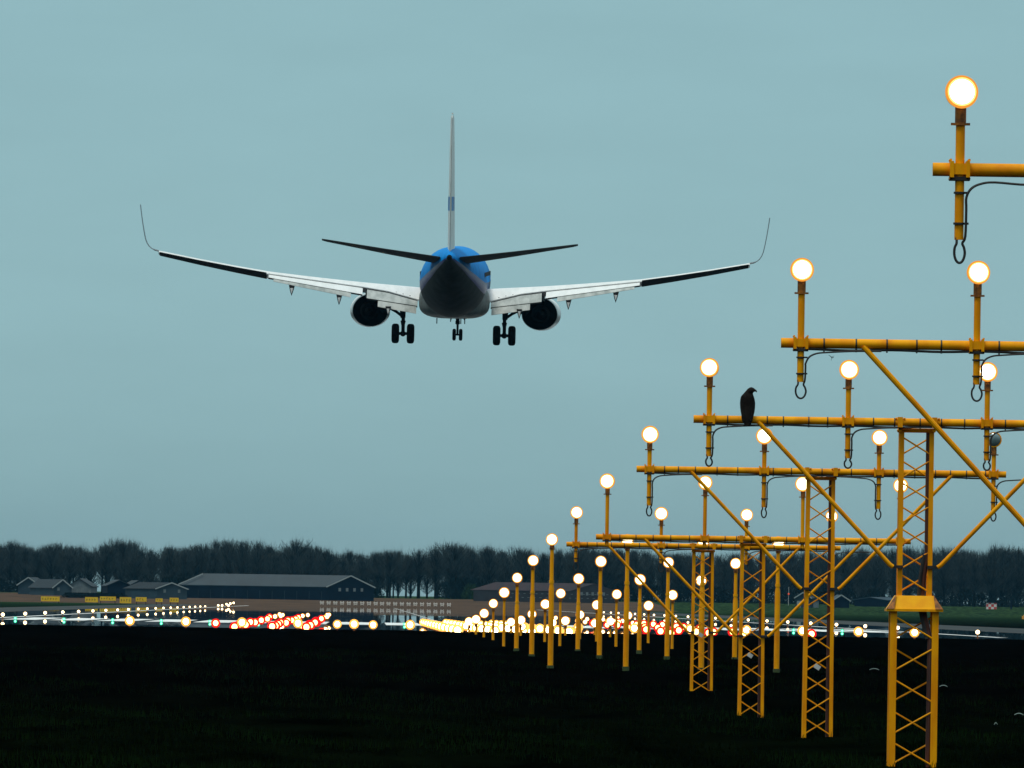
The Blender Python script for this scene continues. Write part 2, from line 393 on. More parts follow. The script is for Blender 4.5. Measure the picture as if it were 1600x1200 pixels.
    def tower(z0, z1, hw0, hw1, bay, w):
        for sx_ in (-1, 1):
            for sy_ in (-1, 1):
                lg = MB(); angle_leg(lg, L(CX + sx_ * hw0, yb + sy_ * hw0, z0), L(CX + sx_ * hw1, yb + sy_ * hw1, z1), sx_, sy_, w)
                lg.build('leg', YEL, root)
        nb_ = max(1, round((z1 - z0 - .06) / bay)); bh = (z1 - z0 - .06) / nb_
        for face in (0, 2):
            lt = MB()
            for i in range(nb_):
                za = z0 + .03 + i * bh + bh * .10; zb_ = z0 + .03 + (i + 1) * bh - bh * .10
                fl = (i + (face // 2)) % 2
                h_ = lambda z: hw0 + (hw1 - hw0) * (z - z0) / (z1 - z0)
                s0, s1 = (-1, 1) if fl else (1, -1)
                if face % 2 == 0:
                    sy_ = -1 if face == 0 else 1
                    a_ = L(CX + s0 * (h_(za) - .02), yb + sy_ * (h_(za) - .012), za); b_ = L(CX + s1 * (h_(zb_) - .02), yb + sy_ * (h_(zb_) - .012), zb_)
                else:
                    sx_ = -1 if face == 1 else 1
                    a_ = L(CX + sx_ * (h_(za) - .012), yb + s0 * (h_(za) - .02), za); b_ = L(CX + sx_ * (h_(zb_) - .012), yb + s1 * (h_(zb_) - .02), zb_)
                lt.tube([a_, b_], .0095, 6)
            lt.build('lattice', YEL, root)
    if zc is not None:
        hb = (.262 if n <= 3 else hw)
        tower(zc, zt, hw, hw, .222, .045)
        tower(zg, zc - .11, .235, .235, .30, .065)
        cb = MB()   # flared collar plate between the two sections
        zt_, zb_ = zc + .02, zc - .11
        cb.loft([[L(CX + sx_ * .265, yb + sy_ * .265, zb_) for sx_, sy_ in ((-1, -1), (1, -1), (1, 1), (-1, 1))],
                 [L(CX + sx_ * .185, yb + sy_ * .185, zt_) for sx_, sy_ in ((-1, -1), (1, -1), (1, 1), (-1, 1))]])
        cb.build('collar', YEL2, root)
        lip = MB(); lip.box(L(CX, yb, zb_ - .012), (.55, .55, .024)); lip.build('collar_lip', YEL, root)
        for sx_ in (-1, 1):
            g_ = MB(); g_.loft([[L(CX + sx_ * .275, yb - .285, zb_), L(CX + sx_ * .20, yb - .285, zb_), L(CX + sx_ * .18, yb - .21, zt_ + .01)],
                                [L(CX + sx_ * .275, yb - .27, zb_), L(CX + sx_ * .20, yb - .27, zb_), L(CX + sx_ * .18, yb - .195, zt_ + .01)]])
            g_.build('gusset', DYEL, root)
    else:
        tower(zg, zt, hw + .012, hw, .25, .045)
    hb = MB(); hb.tube([L(CX - hw - .01, yb - hw, zt + .012), L(CX + hw + .01, yb - hw, zt + .012)], .02, 8); hb.tube([L(CX - hw - .01, yb + hw, zt + .012), L(CX + hw + .01, yb + hw, zt + .012)], .02, 8)
    for sx_ in (-1, 1): hb.tube([L(CX + sx_ * hw, D, zt + .012), L(CX + sx_ * hw, yb + hw, zt + .012)], .018, 8)
    hb.build('head_frame', YEL, root)
    for sx_ in (-1, 1):
        ub = MB(); ub.box(L(CX + sx_ * hw, D - .0, zb), (.05, .10, .10)); ub.sphere(L(CX + sx_ * hw - .04, D - .035, zb + .035), .012, 6, 4); ub.sphere(L(CX + sx_ * hw + .04, D - .035, zb + .035), .012, 6, 4)
        ub.build('beam_bracket', YEL, root)
    # conduit down the right leg
    xr = CX + hw - .052
    if zc is not None:
        pts = [L(xr, yb - hw + .03, zt - .01), L(xr, yb - hw + .03, zc + .42), L(xr - .03, yb - hw + .03, zc + .2), L(xr - .045, yb - hw + .05, zc - .01), L(xr - .01, yb - hw + .02, zc - .2), L(CX + .235 - .08, yb - .2, zc - .4), L(CX + .235 - .085, yb - .2, zg)]
        cm = MB(); cm.tube(pts, .026, 10); cm.build('conduit', BRN, root)
        k2 = MB(); k2.tube([p - Vector((.03, 0.012, 0)) for p in pts[1:6]], .02, 8); k2.build('loose_cable', BLK, root)
    else:
        cm = MB(); cm.tube([L(xr, yb - hw + .03, zt - .01), L(xr, yb - hw + .03, zg)], .024, 10); cm.build('conduit', BRN, root)
    # raking braces
    zr = at(CX * F / D + 574, brace_y, D).z
    for sx_ in (-1, 1):
        br = MB(); xa = CX + sx_ * (hw + .05)
        br.tube([L(xa, D - .0, zr), L(xa + sx_ * .03, D - .005, zr + .02), L(CX + sx_ * brace_dx, D - .02, zb - .02)], .022, 10)
        br.build('brace', YEL, root)
        bc = MB(); bc.box(L(CX + sx_ * (hw + .005), yb - hw, zr), (.11, .075, .03)); bc.build('brace_clamp', BLK, root)
    if flag:
        fl = MB(); fp = at(flag[0], flag[1], D); fl.box(L(fp.x, yb - hw - .03, fp.z), (.075, .006, .055), Matrix.Rotation(math.radians(32), 3, 'Y')); tg = fl.build('tag_plate', GALV, root)
    return root, zb
mast(1, 145, 265, 375, 409, 960, 'nearest light mast, its beam and topmost lamp entering at the right edge', 1.55, 700, lamp_r=.088)
mast(2, 422, 536, 597, 621, 941, 'second nearest light mast, two lamps in view on the beam ending above the perched bird', 1.545, 832, lamp_r=.089)
_, ZB3 = mast(3, 575, 655, 713, 727, 934, 'third nearest light mast, whose beam carries the dark bird of prey', 1.545, 886, lamp_r=.090)
mast(4, 679, 733, 790, 805, None, 'fourth nearest light mast, with one dark unlit lamp at its right end', 1.535, 920, off=(3,), flag=(1277, 1042), lamp_r=.091)
mast(5, 752, 839, None, None, None, 'fifth nearest light mast, with long lamp stems and no hanging cable loops', 1.50, 994, flag=(1172, 1024), lamp_r=.095)
mast(6, 801, 850.5, 878, 891, None, 'farthest and smallest lattice light mast, lowest beam of the six', 1.50, 988, flag=(1095, 992), lamp_r=.098)

# ------------------------------------------------------------------ free-standing lamp posts
colw = ['leftmost', 'second from the left', 'third from the left', 'rightmost']
ylmp = {7: 843, 8: 876, 9: 903, 10: 926, 11: 943, 12: 958.5, 13: 968, 14: 971}
for n in range(7, 15):
    D = 82.4 + 30 * (n - 1); X0 = 3.294; px = 574 + X0 * F / D
    zl = at(px, ylmp[n], D).z; zg = gz(D) - .03; H = zl - zg
    r = {7: .106, 8: .107, 9: .112, 10: .116, 11: .12, 12: .125, 13: .13, 14: .13}[n]  # heads widen with distance, lamp bloom put into their size
    pm_ = MB(); pm_.tube([(0, 0, 0), (0, 0, H * .62), (0, 0, H * .66), (0, 0, H - r * 1.6)], [.05, .048, .036, .034], 12)
    if n > 9: pm_ = MB(); pm_.tube([(0, 0, 0), (0, 0, H - r * 1.6)], [.036, .03], 12)
    pme = pm_.mesh('post', YEL)
    nk = MB(); nk.tube([(0, 0, H - r * 1.7), (0, 0, H - r * 1.5), (0, 0, H - r * .93)], [.044, .048, .036], 12); nme = nk.mesh('neck', DYEL)
    bs = MB(); bs.tube([(0, 0, -.01), (0, 0, .09)], .062, 12); bme = bs.mesh('base_sleeve', GRNB)
    bd = MB(); bd.tube([(0, 0, H * .665), (0, 0, H * .69)], .045, 12); bdm = bd.mesh('band', YEL2)
    for k in range(4):
        if n > 7 or True:
            o = empty('approach_lamp_post', (X0 + S * k, D, zg))
            tag(o, 'yellow lamp post, %s in the %s row of free-standing posts' % (colw[k], ['nearest', 'second nearest', 'third nearest', 'fourth nearest', 'fifth nearest', 'sixth nearest', 'seventh nearest', 'farthest'][n - 7]),
                'lamp post', 'free-standing yellow approach lamp posts in rows of four')
            place(pme, 'post', o); place(nme, 'neck', o)
            if n < 10: place(bme, 'base_sleeve', o); place(bdm, 'band', o)
            add_lamp(o, (0, -.02, H), r)

# ------------------------------------------------------------------ low lamps near and on the runway
def low_lamp(r, h, lens_m, core_m, name):
    st = MB(); st.tube([(0, 0, -.02), (0, 0, h - r * .6)], [.035, .03], 8); st.box((0, 0, 0), (.2, .2, .02))
    l = MB(); l.sphere((0, 0, h), r, 12, 8)  # oversized glowing globe, the lamp's bloom built into its size and colour
    c_ = None
    if core_m:
        cc = MB(); cc.sphere((0, -r * .62, h), r * .62, 10, 6); c_ = cc.mesh('bulb', core_m)
    return st.mesh('stem', DYEL), l.mesh('lens', lens_m), c_
def put_low(ms, x, y, z, name, label, group, cat='runway light'):
    o = place(ms[0], name, None, (x, y, z)); tag(o, label, cat, group)
    l = place(ms[1], 'lens', o)
    if ms[2]: place(ms[2], 'bulb', l)
    return o
GYEL = emit('approach_lamp_glow', (1, .47, .09), 2.0, 'NONE')
white_low = low_lamp(.215, .26, GYEL, GLIT, 'w')
for n in range(16, 28):
    D = 82.4 + 30 * (n - 1)
    for k in range(4):
        put_low(white_low, 3.294 + S * k, D, CAMZ - 1.22 - .26 - (D - 500) * .0010, 'ground_approach_lamp', 'low white lamp, %s in the %s row behind the wide row' % (colw[k], ordin[n - 16]), 'low white lamps in rows of four before the threshold')
cross_low = low_lamp(.17, .24, GEDG, GLIT, 'c')
for k in range(15):
    D = 502
    put_low(cross_low, CX + (k - 7) * 1.92, D, gz(D) - .01, 'crossbar_lamp', 'warm white stub lamp, %s from the left of the wide row' % ordin[k], 'wide crossbar row of lamps at the field edge')
put_low(cross_low, at(527, 977, 560).x, 560, gz(560), 'single_lamp', 'small warm lamp just left of the paired crossbar lamps', 'odd lamps behind the wide row')
put_low(cross_low, at(583, 978, 560).x, 560, gz(560), 'single_lamp', 'small warm lamp under the left part of the fuselage, between two crossbar lamps', 'odd lamps behind the wide row')
red_low = low_lamp(.22, .24, RLIT, RCORE, 'r')
tdz = low_lamp(.15, .24, GEDG, GLIT, 't')
for side in (-1, 1):
    for j in range(14):
        D = 634 + 30 * j
        for k in range(3):
            x = CX + side * (8.0 + 1.55 * k)
            z_ = CAMZ - 1.47 - .24 + R.uniform(-.05, .05); x += R.uniform(-.16, .16)
            if j < 9: put_low(red_low, x, D, z_, 'red_side_lamp', 'red lamp %s of the runway line, %s out, %s row back' % ('left' if side < 0 else 'right', ordin[k], ordin[j]), 'red side row lamps before the threshold')
            else: put_low(tdz, x, D, z_, 'touchdown_lamp', 'white touchdown lamp %s of centreline, %s out, %s row past the threshold' % ('left' if side < 0 else 'right', ordin[k], ordin[j - 9]), 'white touchdown zone lamps past the red rows')
put_low(red_low, at(337, 971, 700).x, 700, CAMZ - 1.47 - .24, 'single_red_lamp', 'lone red lamp left of the red side row group', 'lone red lamps')
put_low(red_low, at(1268, 985, 640).x, 640, CAMZ - 1.47 - .20, 'single_red_lamp', 'lone red lamp at the foot of the fourth mast', 'lone red lamps')
grn_low = low_lamp(.10, .09, NLIT, NCORE, 'g')
for i in range(-9, 10):
    put_low(grn_low, CX + 3 * i + 0.0, 904, rz(904), 'threshold_lamp', 'green threshold lamp, %s from the left across the runway start' % ordin[i + 9], 'green threshold lamps')
edge_low = low_lamp(.115, .30, WLIT, None, 'e')
for i in range(20):
    D = 913 + 60 * i
    put_low(edge_low, CX - 28.0, D, rz(D), 'runway_edge_lamp', 'warm white lamp along the left runway edge, %s from the near end' % ordin[i], 'lamps along the runway edges')
for i in range(22):
    D = 797 + 60 * i
    put_low(edge_low, CX + 27.9, D, rz(D), 'runway_edge_lamp', 'warm white lamp along the right runway edge, %s from the near end' % ordin[i], 'lamps along the runway edges')
far_low = low_lamp(.26, .6, WLIT, None, 'f')
for i, (px, py) in enumerate(((341, 949), (347, 948), (354, 944), (360, 943), (365, 942), (357, 951))):
    D = 2350; p = at(px, py, D)
    put_low(low_lamp(.17, p.z - rz(D) if p.z - rz(D) > .3 else .3, WLIT, None, 'f') if True else far_low, p.x, D, rz(D), 'taxiway_lamp', 'small yellow lamp in the far cluster left of the hangar front, %s from the left' % ordin[i], 'far cluster of yellow lamps')

# ------------------------------------------------------------------ the airliner
SKYB = mat('light_blue_livery', (.001, .27, .74), .6, (.001, .21, .60), 1.5, spec=.05)
NAVY = mat('navy_stripe', (.004, .02, .14), .4, spec=.2)
BELL = mat('belly_grey_shaded', (.05, .06, .06), .6, (.03, .038, .038), 1.5, spec=.05)  # light grey belly painted near-black, its shade put into the colour
WHT = mat('aircraft_white', (.80, .82, .80), .3, (.70, .73, .71), 1.2, thr=(.3, .6))
FIN = mat('fin_white', (.78, .80, .76), .35, (.68, .70, .66), 1.0)
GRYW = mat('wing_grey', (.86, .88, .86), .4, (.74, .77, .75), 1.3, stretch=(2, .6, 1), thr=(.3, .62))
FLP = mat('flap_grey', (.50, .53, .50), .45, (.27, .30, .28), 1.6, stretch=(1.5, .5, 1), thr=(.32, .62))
DRK = mat('dark_cove', (.006, .006, .007), .7)
TYRE = mat('tyre', (.006, .006, .006), .9, spec=.05)
STRUT = mat('gear_metal', (.02, .02, .02), .7, (.01, .01, .01), 8, spec=.1)
EXH = mat('exhaust_metal', (.006, .0055, .005), .8, spec=.05)
BLU = mat('blue_letter', (.015, .22, .62), .4)
AIRB = mat('belly_grey', (.12, .15, .15), .5, (.07, .09, .09), 2, spec=.15)
pl = empty('airliner'); tag(pl, 'blue and white twin-jet airliner landing away from the viewer with gear and flaps down', 'airliner')
Dp = 840
pl.matrix_world = Matrix.Translation(at(711, 440, Dp)) @ Matrix.Rotation(math.radians(-1.25), 4, 'Z') @ Matrix.Rotation(math.radians(1.55), 4, 'X') @ Matrix.Rotation(.0065, 4, 'Y')
def erng(y, zc, rx, rzz, n=40): return [(rx * math.cos(2 * math.pi * k / n), y, zc + rzz * math.sin(2 * math.pi * k / n)) for k in range(n)]
fs_ = [(-21.3, 1.42, .16, .20), (-21.0, 1.40, .26, .30), (-20, 1.22, .50, .60), (-18.5, 1.0, .80, .93), (-17, .76, 1.06, 1.2), (-15, .50, 1.38, 1.5), (-13, .27, 1.62, 1.76), (-11, .10, 1.80, 1.93), (-9, .02, 1.87, 2.0), (-4, 0, 1.88, 2.02),
       (4, 0, 1.88, 2.02), (12, 0, 1.88, 2.0), (14.5, -.08, 1.72, 1.85), (16.3, -.25, 1.35, 1.45), (17.6, -.45, .85, .9), (18.3, -.58, .4, .42), (18.45, -.6, .1, .1)]
mb = MB(); rgs = [erng(*s_) for s_ in fs_]; n_ = 40
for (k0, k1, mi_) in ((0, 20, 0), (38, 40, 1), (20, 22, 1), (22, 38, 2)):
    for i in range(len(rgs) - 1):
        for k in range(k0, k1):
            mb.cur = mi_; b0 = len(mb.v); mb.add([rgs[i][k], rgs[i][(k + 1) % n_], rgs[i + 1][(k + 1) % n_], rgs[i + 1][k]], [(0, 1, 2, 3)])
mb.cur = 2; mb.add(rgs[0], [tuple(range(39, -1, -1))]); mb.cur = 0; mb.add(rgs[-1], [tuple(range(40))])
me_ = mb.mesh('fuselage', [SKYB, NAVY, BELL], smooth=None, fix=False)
bm = bmesh.new(); bm.from_mesh(me_); bmesh.ops.remove_doubles(bm, verts=bm.verts, dist=.002); bmesh.ops.recalc_face_normals(bm, faces=bm.faces); bm.to_mesh(me_); bm.free(); me_.shade_smooth(); me_.set_sharp_from_angle(angle=math.radians(50))
fus = place(me_, 'fuselage', pl)
mb = MB(); mb.tube([(0, -21.28, 1.42), (0, -21.42, 1.42)], [.13, .12], 16); mb.build('exhaust_pipe', EXH, fus)
# belly fairing between the wings
fr = []
for y, rx, zc, rz_ in ((6.2, .5, -1.6, .3), (5, 1.5, -1.3, .72), (3, 1.98, -1.15, .95), (-1, 2.03, -1.12, 1.0), (-3.5, 1.9, -1.15, .9), (-5.5, 1.1, -1.45, .5), (-6.4, .3, -1.7, .2)):
    ring = []
    for k in range(36):
        a = 2 * math.pi * k / 36; cx_, sx_ = math.cos(a), math.sin(a)
        e_ = .62; ring.append((rx * math.copysign(abs(cx_) ** e_, cx_), y, zc + rz_ * math.copysign(abs(sx_) ** e_, sx_)))
    fr.append(ring)
mb = MB(); mb.loft(fr); mb.build('belly_fairing', AIRB, pl, smooth=60)
ztop = [(1.5, -.42), (2.05, -.38), (5.3, -.15), (8, .09), (10.65, .37), (13.6, .83), (16.85, 1.44), (17.3, 1.56)]
zlin = [(1.5, -1.15), (2.1, -1.05), (3.8, -.55 - .06), (5.2, -.40), (10.65, .27)]
def yLE(x): return 4.4 - .52 * (x - 1.9)
def chord(x): return lerp_tab([(1.5, 7.6), (5.1, 5.4), (17.1, 1.75)], x)
af_t = [(0, .0), (.04, .42), (.12, .72), (.25, .94), (.38, 1.0), (.5, .97), (.6, .88)]
for s_ in (-1, 1):
    # fixed wing with its slats out
    rings = []
    for x in (1.5, 2.1, 3.8, 5.2, 7, 8.8, 10.65):
        c_ = chord(x); zt = lerp_tab(ztop, x); zl_ = lerp_tab(zlin, x); th = .10 * c_ + .05; zm = zt - th * .55
        up = [(yLE(x) - u * c_, zm + (zt - zm) * h) for u, h in af_t] + [(yLE(x) - .72 * c_, zl_)]
        lo = [(yLE(x) - .72 * c_, zl_ - .05), (yLE(x) - .5 * c_, zt - th), (yLE(x) - .25 * c_, zt - th * 1.02), (yLE(x) - .05 * c_, zm - .12), (yLE(x) + .10, zm - .16)]
        rings.append([(s_ * x, y, z) for y, z in up + lo])
    mb = MB(); mb.loft(rings); wg = mb.build('wing', GRYW, pl, smooth=30)
    rings = []
    for x in (10.62, 12.5, 14.5, 16.0, 16.85):
        c_ = chord(x); zt = lerp_tab(ztop, x); th = .085 * c_ + .11; zm = zt - th * .5
        up = [(yLE(x) - u * c_, zm + (zt - zm) * h) for u, h in af_t] + [(yLE(x) - .73 * c_, zt - .05 - .022 * c_)]
        te = [(yLE(x) - c_, zt - .055 - .018 * c_), (yLE(x) - c_, zt - .075 - .018 * c_)]
        lo = [(yLE(x) - .6 * c_, zt - th * .92), (yLE(x) - .3 * c_, zt - th), (yLE(x) - .05 * c_, zt - th * 1.02), (yLE(x) + .12, zt - th * .98), (yLE(x) + .14, zm - .10)]
        rings.append([(s_ * x, y, z) for y, z in up + te + lo])
    mb = MB(); mb.loft(rings); mb.build('outer_wing', GRYW, pl, smooth=30)
    # aileron: its rear underside faces the viewer, shade painted into its dark grey
    rings = []
    for x in (10.72, 12.5, 14.5, 16.78):
        c_ = chord(x); zt = lerp_tab(ztop, x); th = .085 * c_ + .11
        ya = yLE(x) - .70 * c_; yb_ = yLE(x) - 1.06 * c_
        rings.append([(s_ * x, ya, zt - .11), (s_ * x, yb_, zt - .06), (s_ * x, yb_, zt - .085), (s_ * x, ya, zt - th - .02)])
    mb = MB(); mb.loft(rings); mb.build('aileron', mat('aileron_shade_grey', (.05, .055, .055), .7, spec=.1), pl, smooth=None)
    # winglet
    path = [(16.85, 1.44, 1.72, 0), (17.07, 1.49, 1.66, 16), (17.25, 1.57, 1.58, 30), (17.40, 1.70, 1.5, 46), (17.52, 1.88, 1.42, 60), (17.61, 2.12, 1.32, 71), (17.69, 2.5, 1.2, 79), (17.78, 3.0, 1.0, 82), (17.87, 3.6, .8, 82), (17.93, 4.07, .6, 82)]
    rings = []
    for i, (x, z, c_, ang) in enumerate(path):
        a = math.radians(ang); nn = Vector((-s_ * math.sin(a), 0, math.cos(a))); P = Vector((s_ * x, 0, z - .03)); tk = .05 if i > 1 else .10
        yl = yLE(16.85) - .5 * (i / 9) ** 1.2 * 3.2 * (1 if i else 0)
        rings.append([P + Vector((0, yl, 0)), P + Vector((0, yl - .35 * c_, 0)) + nn * tk * .5, P + Vector((0, yl - c_, 0)) + nn * .008, P + Vector((0, yl - c_, 0)) - nn * .008, P + Vector((0, yl - .35 * c_, 0)) - nn * tk * .5])
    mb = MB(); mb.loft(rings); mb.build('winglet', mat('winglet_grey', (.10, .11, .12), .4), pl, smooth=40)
    # flaps: dark cove gap, main panel, gap, aft panel
    def panel(name, st, m, th=.05):
        rg = []
        for (x, y0, z0, y1, z1) in st:
            rg.append([(s_ * x, y0, z0), (s_ * x, (y0 + y1) / 2, (z0 + z1) / 2 + .03), (s_ * x, y1, z1), (s_ * x, y1 - .0, z1 - .018), (s_ * x, y0 + .02, z0 - th - .05)])
        mb = MB(); mb.loft(rg); return mb.build(name, m, pl, smooth=30)
    def hy(x): return yLE(x) - .72 * chord(x)
    mo_ = lambda x: lerp_tab([(5.25, -.82), (10.6, .04)], x); ao = lambda x: lerp_tab([(5.25, -1.12), (10.6, -.12)], x)
    mi_ = lambda x: lerp_tab([(2.1, -1.42), (5.0, -1.03)], x); ai = lambda x: lerp_tab([(2.1, -1.86), (5.0, -1.40)], x)
    zl_ = lambda x: lerp_tab(zlin, x)
    panel('flap_cove', [(x, hy(x) + .3, zl_(x) - .02, hy(x) - .1, zl_(x) - .09) for x in (2.1, 3.8, 5.2, 8, 10.6)], DRK)
    panel('outboard_flap', [(x, hy(x) - .05, zl_(x) - .075, hy(x) - .95, mo_(x)) for x in (5.25, 8, 10.6)], GRYW)
    panel('flap_slot', [(x, hy(x) - .7, mo_(x) + .0, hy(x) - .92, mo_(x) - .045) for x in (5.25, 8, 10.6)], DRK)
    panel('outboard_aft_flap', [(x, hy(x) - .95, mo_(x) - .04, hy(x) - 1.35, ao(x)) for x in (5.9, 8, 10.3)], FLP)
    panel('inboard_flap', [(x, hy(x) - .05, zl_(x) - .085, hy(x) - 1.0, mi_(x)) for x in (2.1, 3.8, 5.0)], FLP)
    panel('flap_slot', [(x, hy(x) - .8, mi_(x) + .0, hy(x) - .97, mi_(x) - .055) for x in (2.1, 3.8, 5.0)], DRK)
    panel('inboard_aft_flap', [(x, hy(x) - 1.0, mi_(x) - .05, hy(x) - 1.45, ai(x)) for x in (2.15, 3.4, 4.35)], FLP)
    # wing root spoiler seams
    sp_ = MB()
    for x in (2.55, 2.95, 3.35):
        for q in range(3):
            y = hy(x) + .55 - .22 * q; zf = lerp_tab(ztop, x) + (zl_(x) - lerp_tab(ztop, x)) * (.55 + .18 * q)
            sp_.box((s_ * x, y, zf + .015), (.07, .05, .05))
    sp_.build('spoiler_hinge', DRK, pl)
    # flap track fairings
    for x in (3.75, 6.55, 9.25):
        zt = ao(x) if x > 5 else -1.45; yb_ = hy(x) - 1.2
        if x > 9: zt -= .02
        def tri(y, w_, zt_, h): return [(s_ * x - w_, y, zt_), (s_ * x + w_, y, zt_), (s_ * x + w_ * .55, y, zt_ - h * .55), (s_ * x, y, zt_ - h), (s_ * x - w_ * .55, y, zt_ - h * .55)]
        mb = MB(); mb.loft([tri(yb_ + 2.6, .05, zt + .25, .1), tri(yb_ + 1.6, .17, zt + .15, .38), tri(yb_ + .3, .17, zt - .0, .5), tri(yb_ - .3, .155, zt - .04, .56)]); ff = mb.build('flap_fairing', DRK, pl, smooth=25)
        mb = MB(); mb.loft([tri(yb_ - .302, .085, zt - .16, .33), tri(yb_ - .36, .07, zt - .17, .3)]); mb.build('fairing_tip', GRYW, ff, smooth=25)
    # engine
    ex, ez = s_ * 4.93, -1.80
    def er(y, r1, r2=None, dz=0, dx=0, n=36):
        r2 = r2 or r1; out = []
        for k in range(n):
            a = 2 * math.pi * k / n; zz = r2 * math.sin(a)
            if zz < 0: zz *= .93
            out.append((ex + dx + r1 * math.cos(a), y, ez + dz + zz))
        return out
    mb = MB(); mb.loft([er(7.2, .98), er(7.35, 1.03), er(7.1, 1.10, 1.02), er(5.6, 1.14, 1.02), er(4.0, 1.13, 1.02, 0, s_ * .02), er(2.7, 1.08, .98, 0, -s_ * .02), er(2.0, 1.03, .96, 0, -s_ * .07), er(2.02, 1.01, .94, 0, -s_ * .07), er(3.6, .9, .88)], cap=False); nc = mb.build('engine_nacelle', WHT, pl, smooth=50)
    mb = MB(); mb.loft([er(3.2, .93), er(2.9, .95, .9), er(2.01, 1.0, .935, 0, -s_ * .07)], cap=True); mb.build('exhaust_duct', EXH, nc, smooth=50)
    mb = MB(); mb.loft([er(2.6, .6), er(1.5, .5), er(1.1, .40), er(1.09, .36)], cap=True); mb.build('core_nozzle', EXH, nc, smooth=50)
    mb = MB(); mb.loft([er(1.1, .25), er(.5, .12), er(.3, .02)], cap=True); mb.build('exhaust_cone', EXH, nc, smooth=50)
    mb = MB(); mb.loft([[(ex - .2, 5.5, ez + .95), (ex + .2, 5.5, ez + .95), (ex + .2, 5.3, ez + 1.2), (ex - .2, 5.3, ez + 1.2)], [(ex - .22, 1.0, ez + .75), (ex + .22, 1.0, ez + .75), (ex + .2, .8, ez + 1.5), (ex - .2, .8, ez + 1.5)], [(ex - .1, -.5, ez + .9), (ex + .1, -.5, ez + .9), (ex + .1, -.8, ez + 1.35), (ex - .1, -.8, ez + 1.35)]]); mb.build('pylon', DRK, pl, smooth=30)
    # main landing gear
    gx = s_ * 2.90; gy = -1.2; zw = -3.03
    mb = MB(); mb.tube([(gx + s_ * .05, gy, -1.35), (gx + s_ * .02, gy, -2.1), (gx, gy, -2.15), (gx, gy, zw)], [.19, .15, .105, .10], 14)
    mb.tube([(gx - .5, gy, zw), (gx + .5, gy, zw)], .09, 10); mb.sphere((gx, gy, zw), .17, 10, 8)
    lg = mb.build('main_gear_leg', STRUT, pl)
    mb = MB(); mb.tube([(gx + s_ * .05, gy + .05, -2.05), (gx + s_ * .42, gy + .3, -1.78), (gx + s_ * .75, gy + .3, -1.62), (gx + s_ * 1.2, gy + .35, -1.80), (gx + s_ * 1.35, gy + .35, -1.55)], .085, 8); mb.build('side_strut', STRUT, lg)
    mb = MB(); mb.tube([(gx - .12, gy - .28, -2.3), (gx - .05, gy - .42, -2.62), (gx, gy - .12, -2.9)], .04, 6); mb.tube([(gx + .12, gy - .28, -2.3), (gx + .05, gy - .42, -2.62)], .04, 6); mb.build('torque_link', STRUT, lg)
    for o_ in (-.435, .435):
        mb = MB(); rg = []
        for dx, rr_ in ((-.21, .30), (-.215, .42), (-.17, .53), (-.08, .565), (.08, .565), (.17, .53), (.215, .42), (.21, .30), (.12, .28), (-.12, .28)):
            rg.append([(gx + o_ + dx, gy + rr_ * math.cos(2 * math.pi * k / 28), zw + rr_ * math.sin(2 * math.pi * k / 28)) for k in range(28)])
        mb.loft(rg, cap=True); wh = mb.build('main_wheel', TYRE, pl, smooth=40)
        mb = MB(); mb.tube([(gx + o_ - .16, gy, zw), (gx + o_ + .16, gy, zw)], .27, 18); mb.build('hub', STRUT, wh)
# nose gear
gy = 12.6; zw = -3.16
mb = MB(); mb.tube([(0, gy, -1.8), (0, gy, -2.55), (0, gy, -2.56), (0, gy, zw)], [.12, .11, .07, .06], 12); mb.tube([(-.24, gy, zw), (.24, gy, zw)], .05, 8); mb.tube([(0, gy + .1, -2.6), (0, gy + 1.2, -1.85)], .06, 8)
mb.tube([(-.13, gy - .1, -2.45), (0.13, gy - .1, -2.45)], .09, 8)
ng = mb.build('nose_gear_leg', STRUT, pl)
for s_ in (-1, 1):
    mb = MB(); rg = []
    for dx, rr_ in ((-.09, .18), (-.105, .25), (-.08, .325), (-.03, .345), (.03, .345), (.08, .325), (.105, .25), (.09, .18)):
        rg.append([(s_ * .19 + dx, gy + rr_ * math.cos(2 * math.pi * k / 24), zw + rr_ * math.sin(2 * math.pi * k / 24)) for k in range(24)])
    mb.loft(rg); mb.build('nose_wheel', TYRE, pl, smooth=40)
    mb = MB(); mb.loft([[(s_ * .28, gy + .9, -1.75), (s_ * .33, gy + .9, -1.75), (s_ * .42, gy + .9, -2.28), (s_ * .37, gy + .9, -2.3)], [(s_ * .28, gy - .9, -1.8), (s_ * .33, gy - .9, -1.8), (s_ * .42, gy - .9, -2.28), (s_ * .37, gy - .9, -2.3)]]); mb.build('nose_gear_door', DRK, pl)
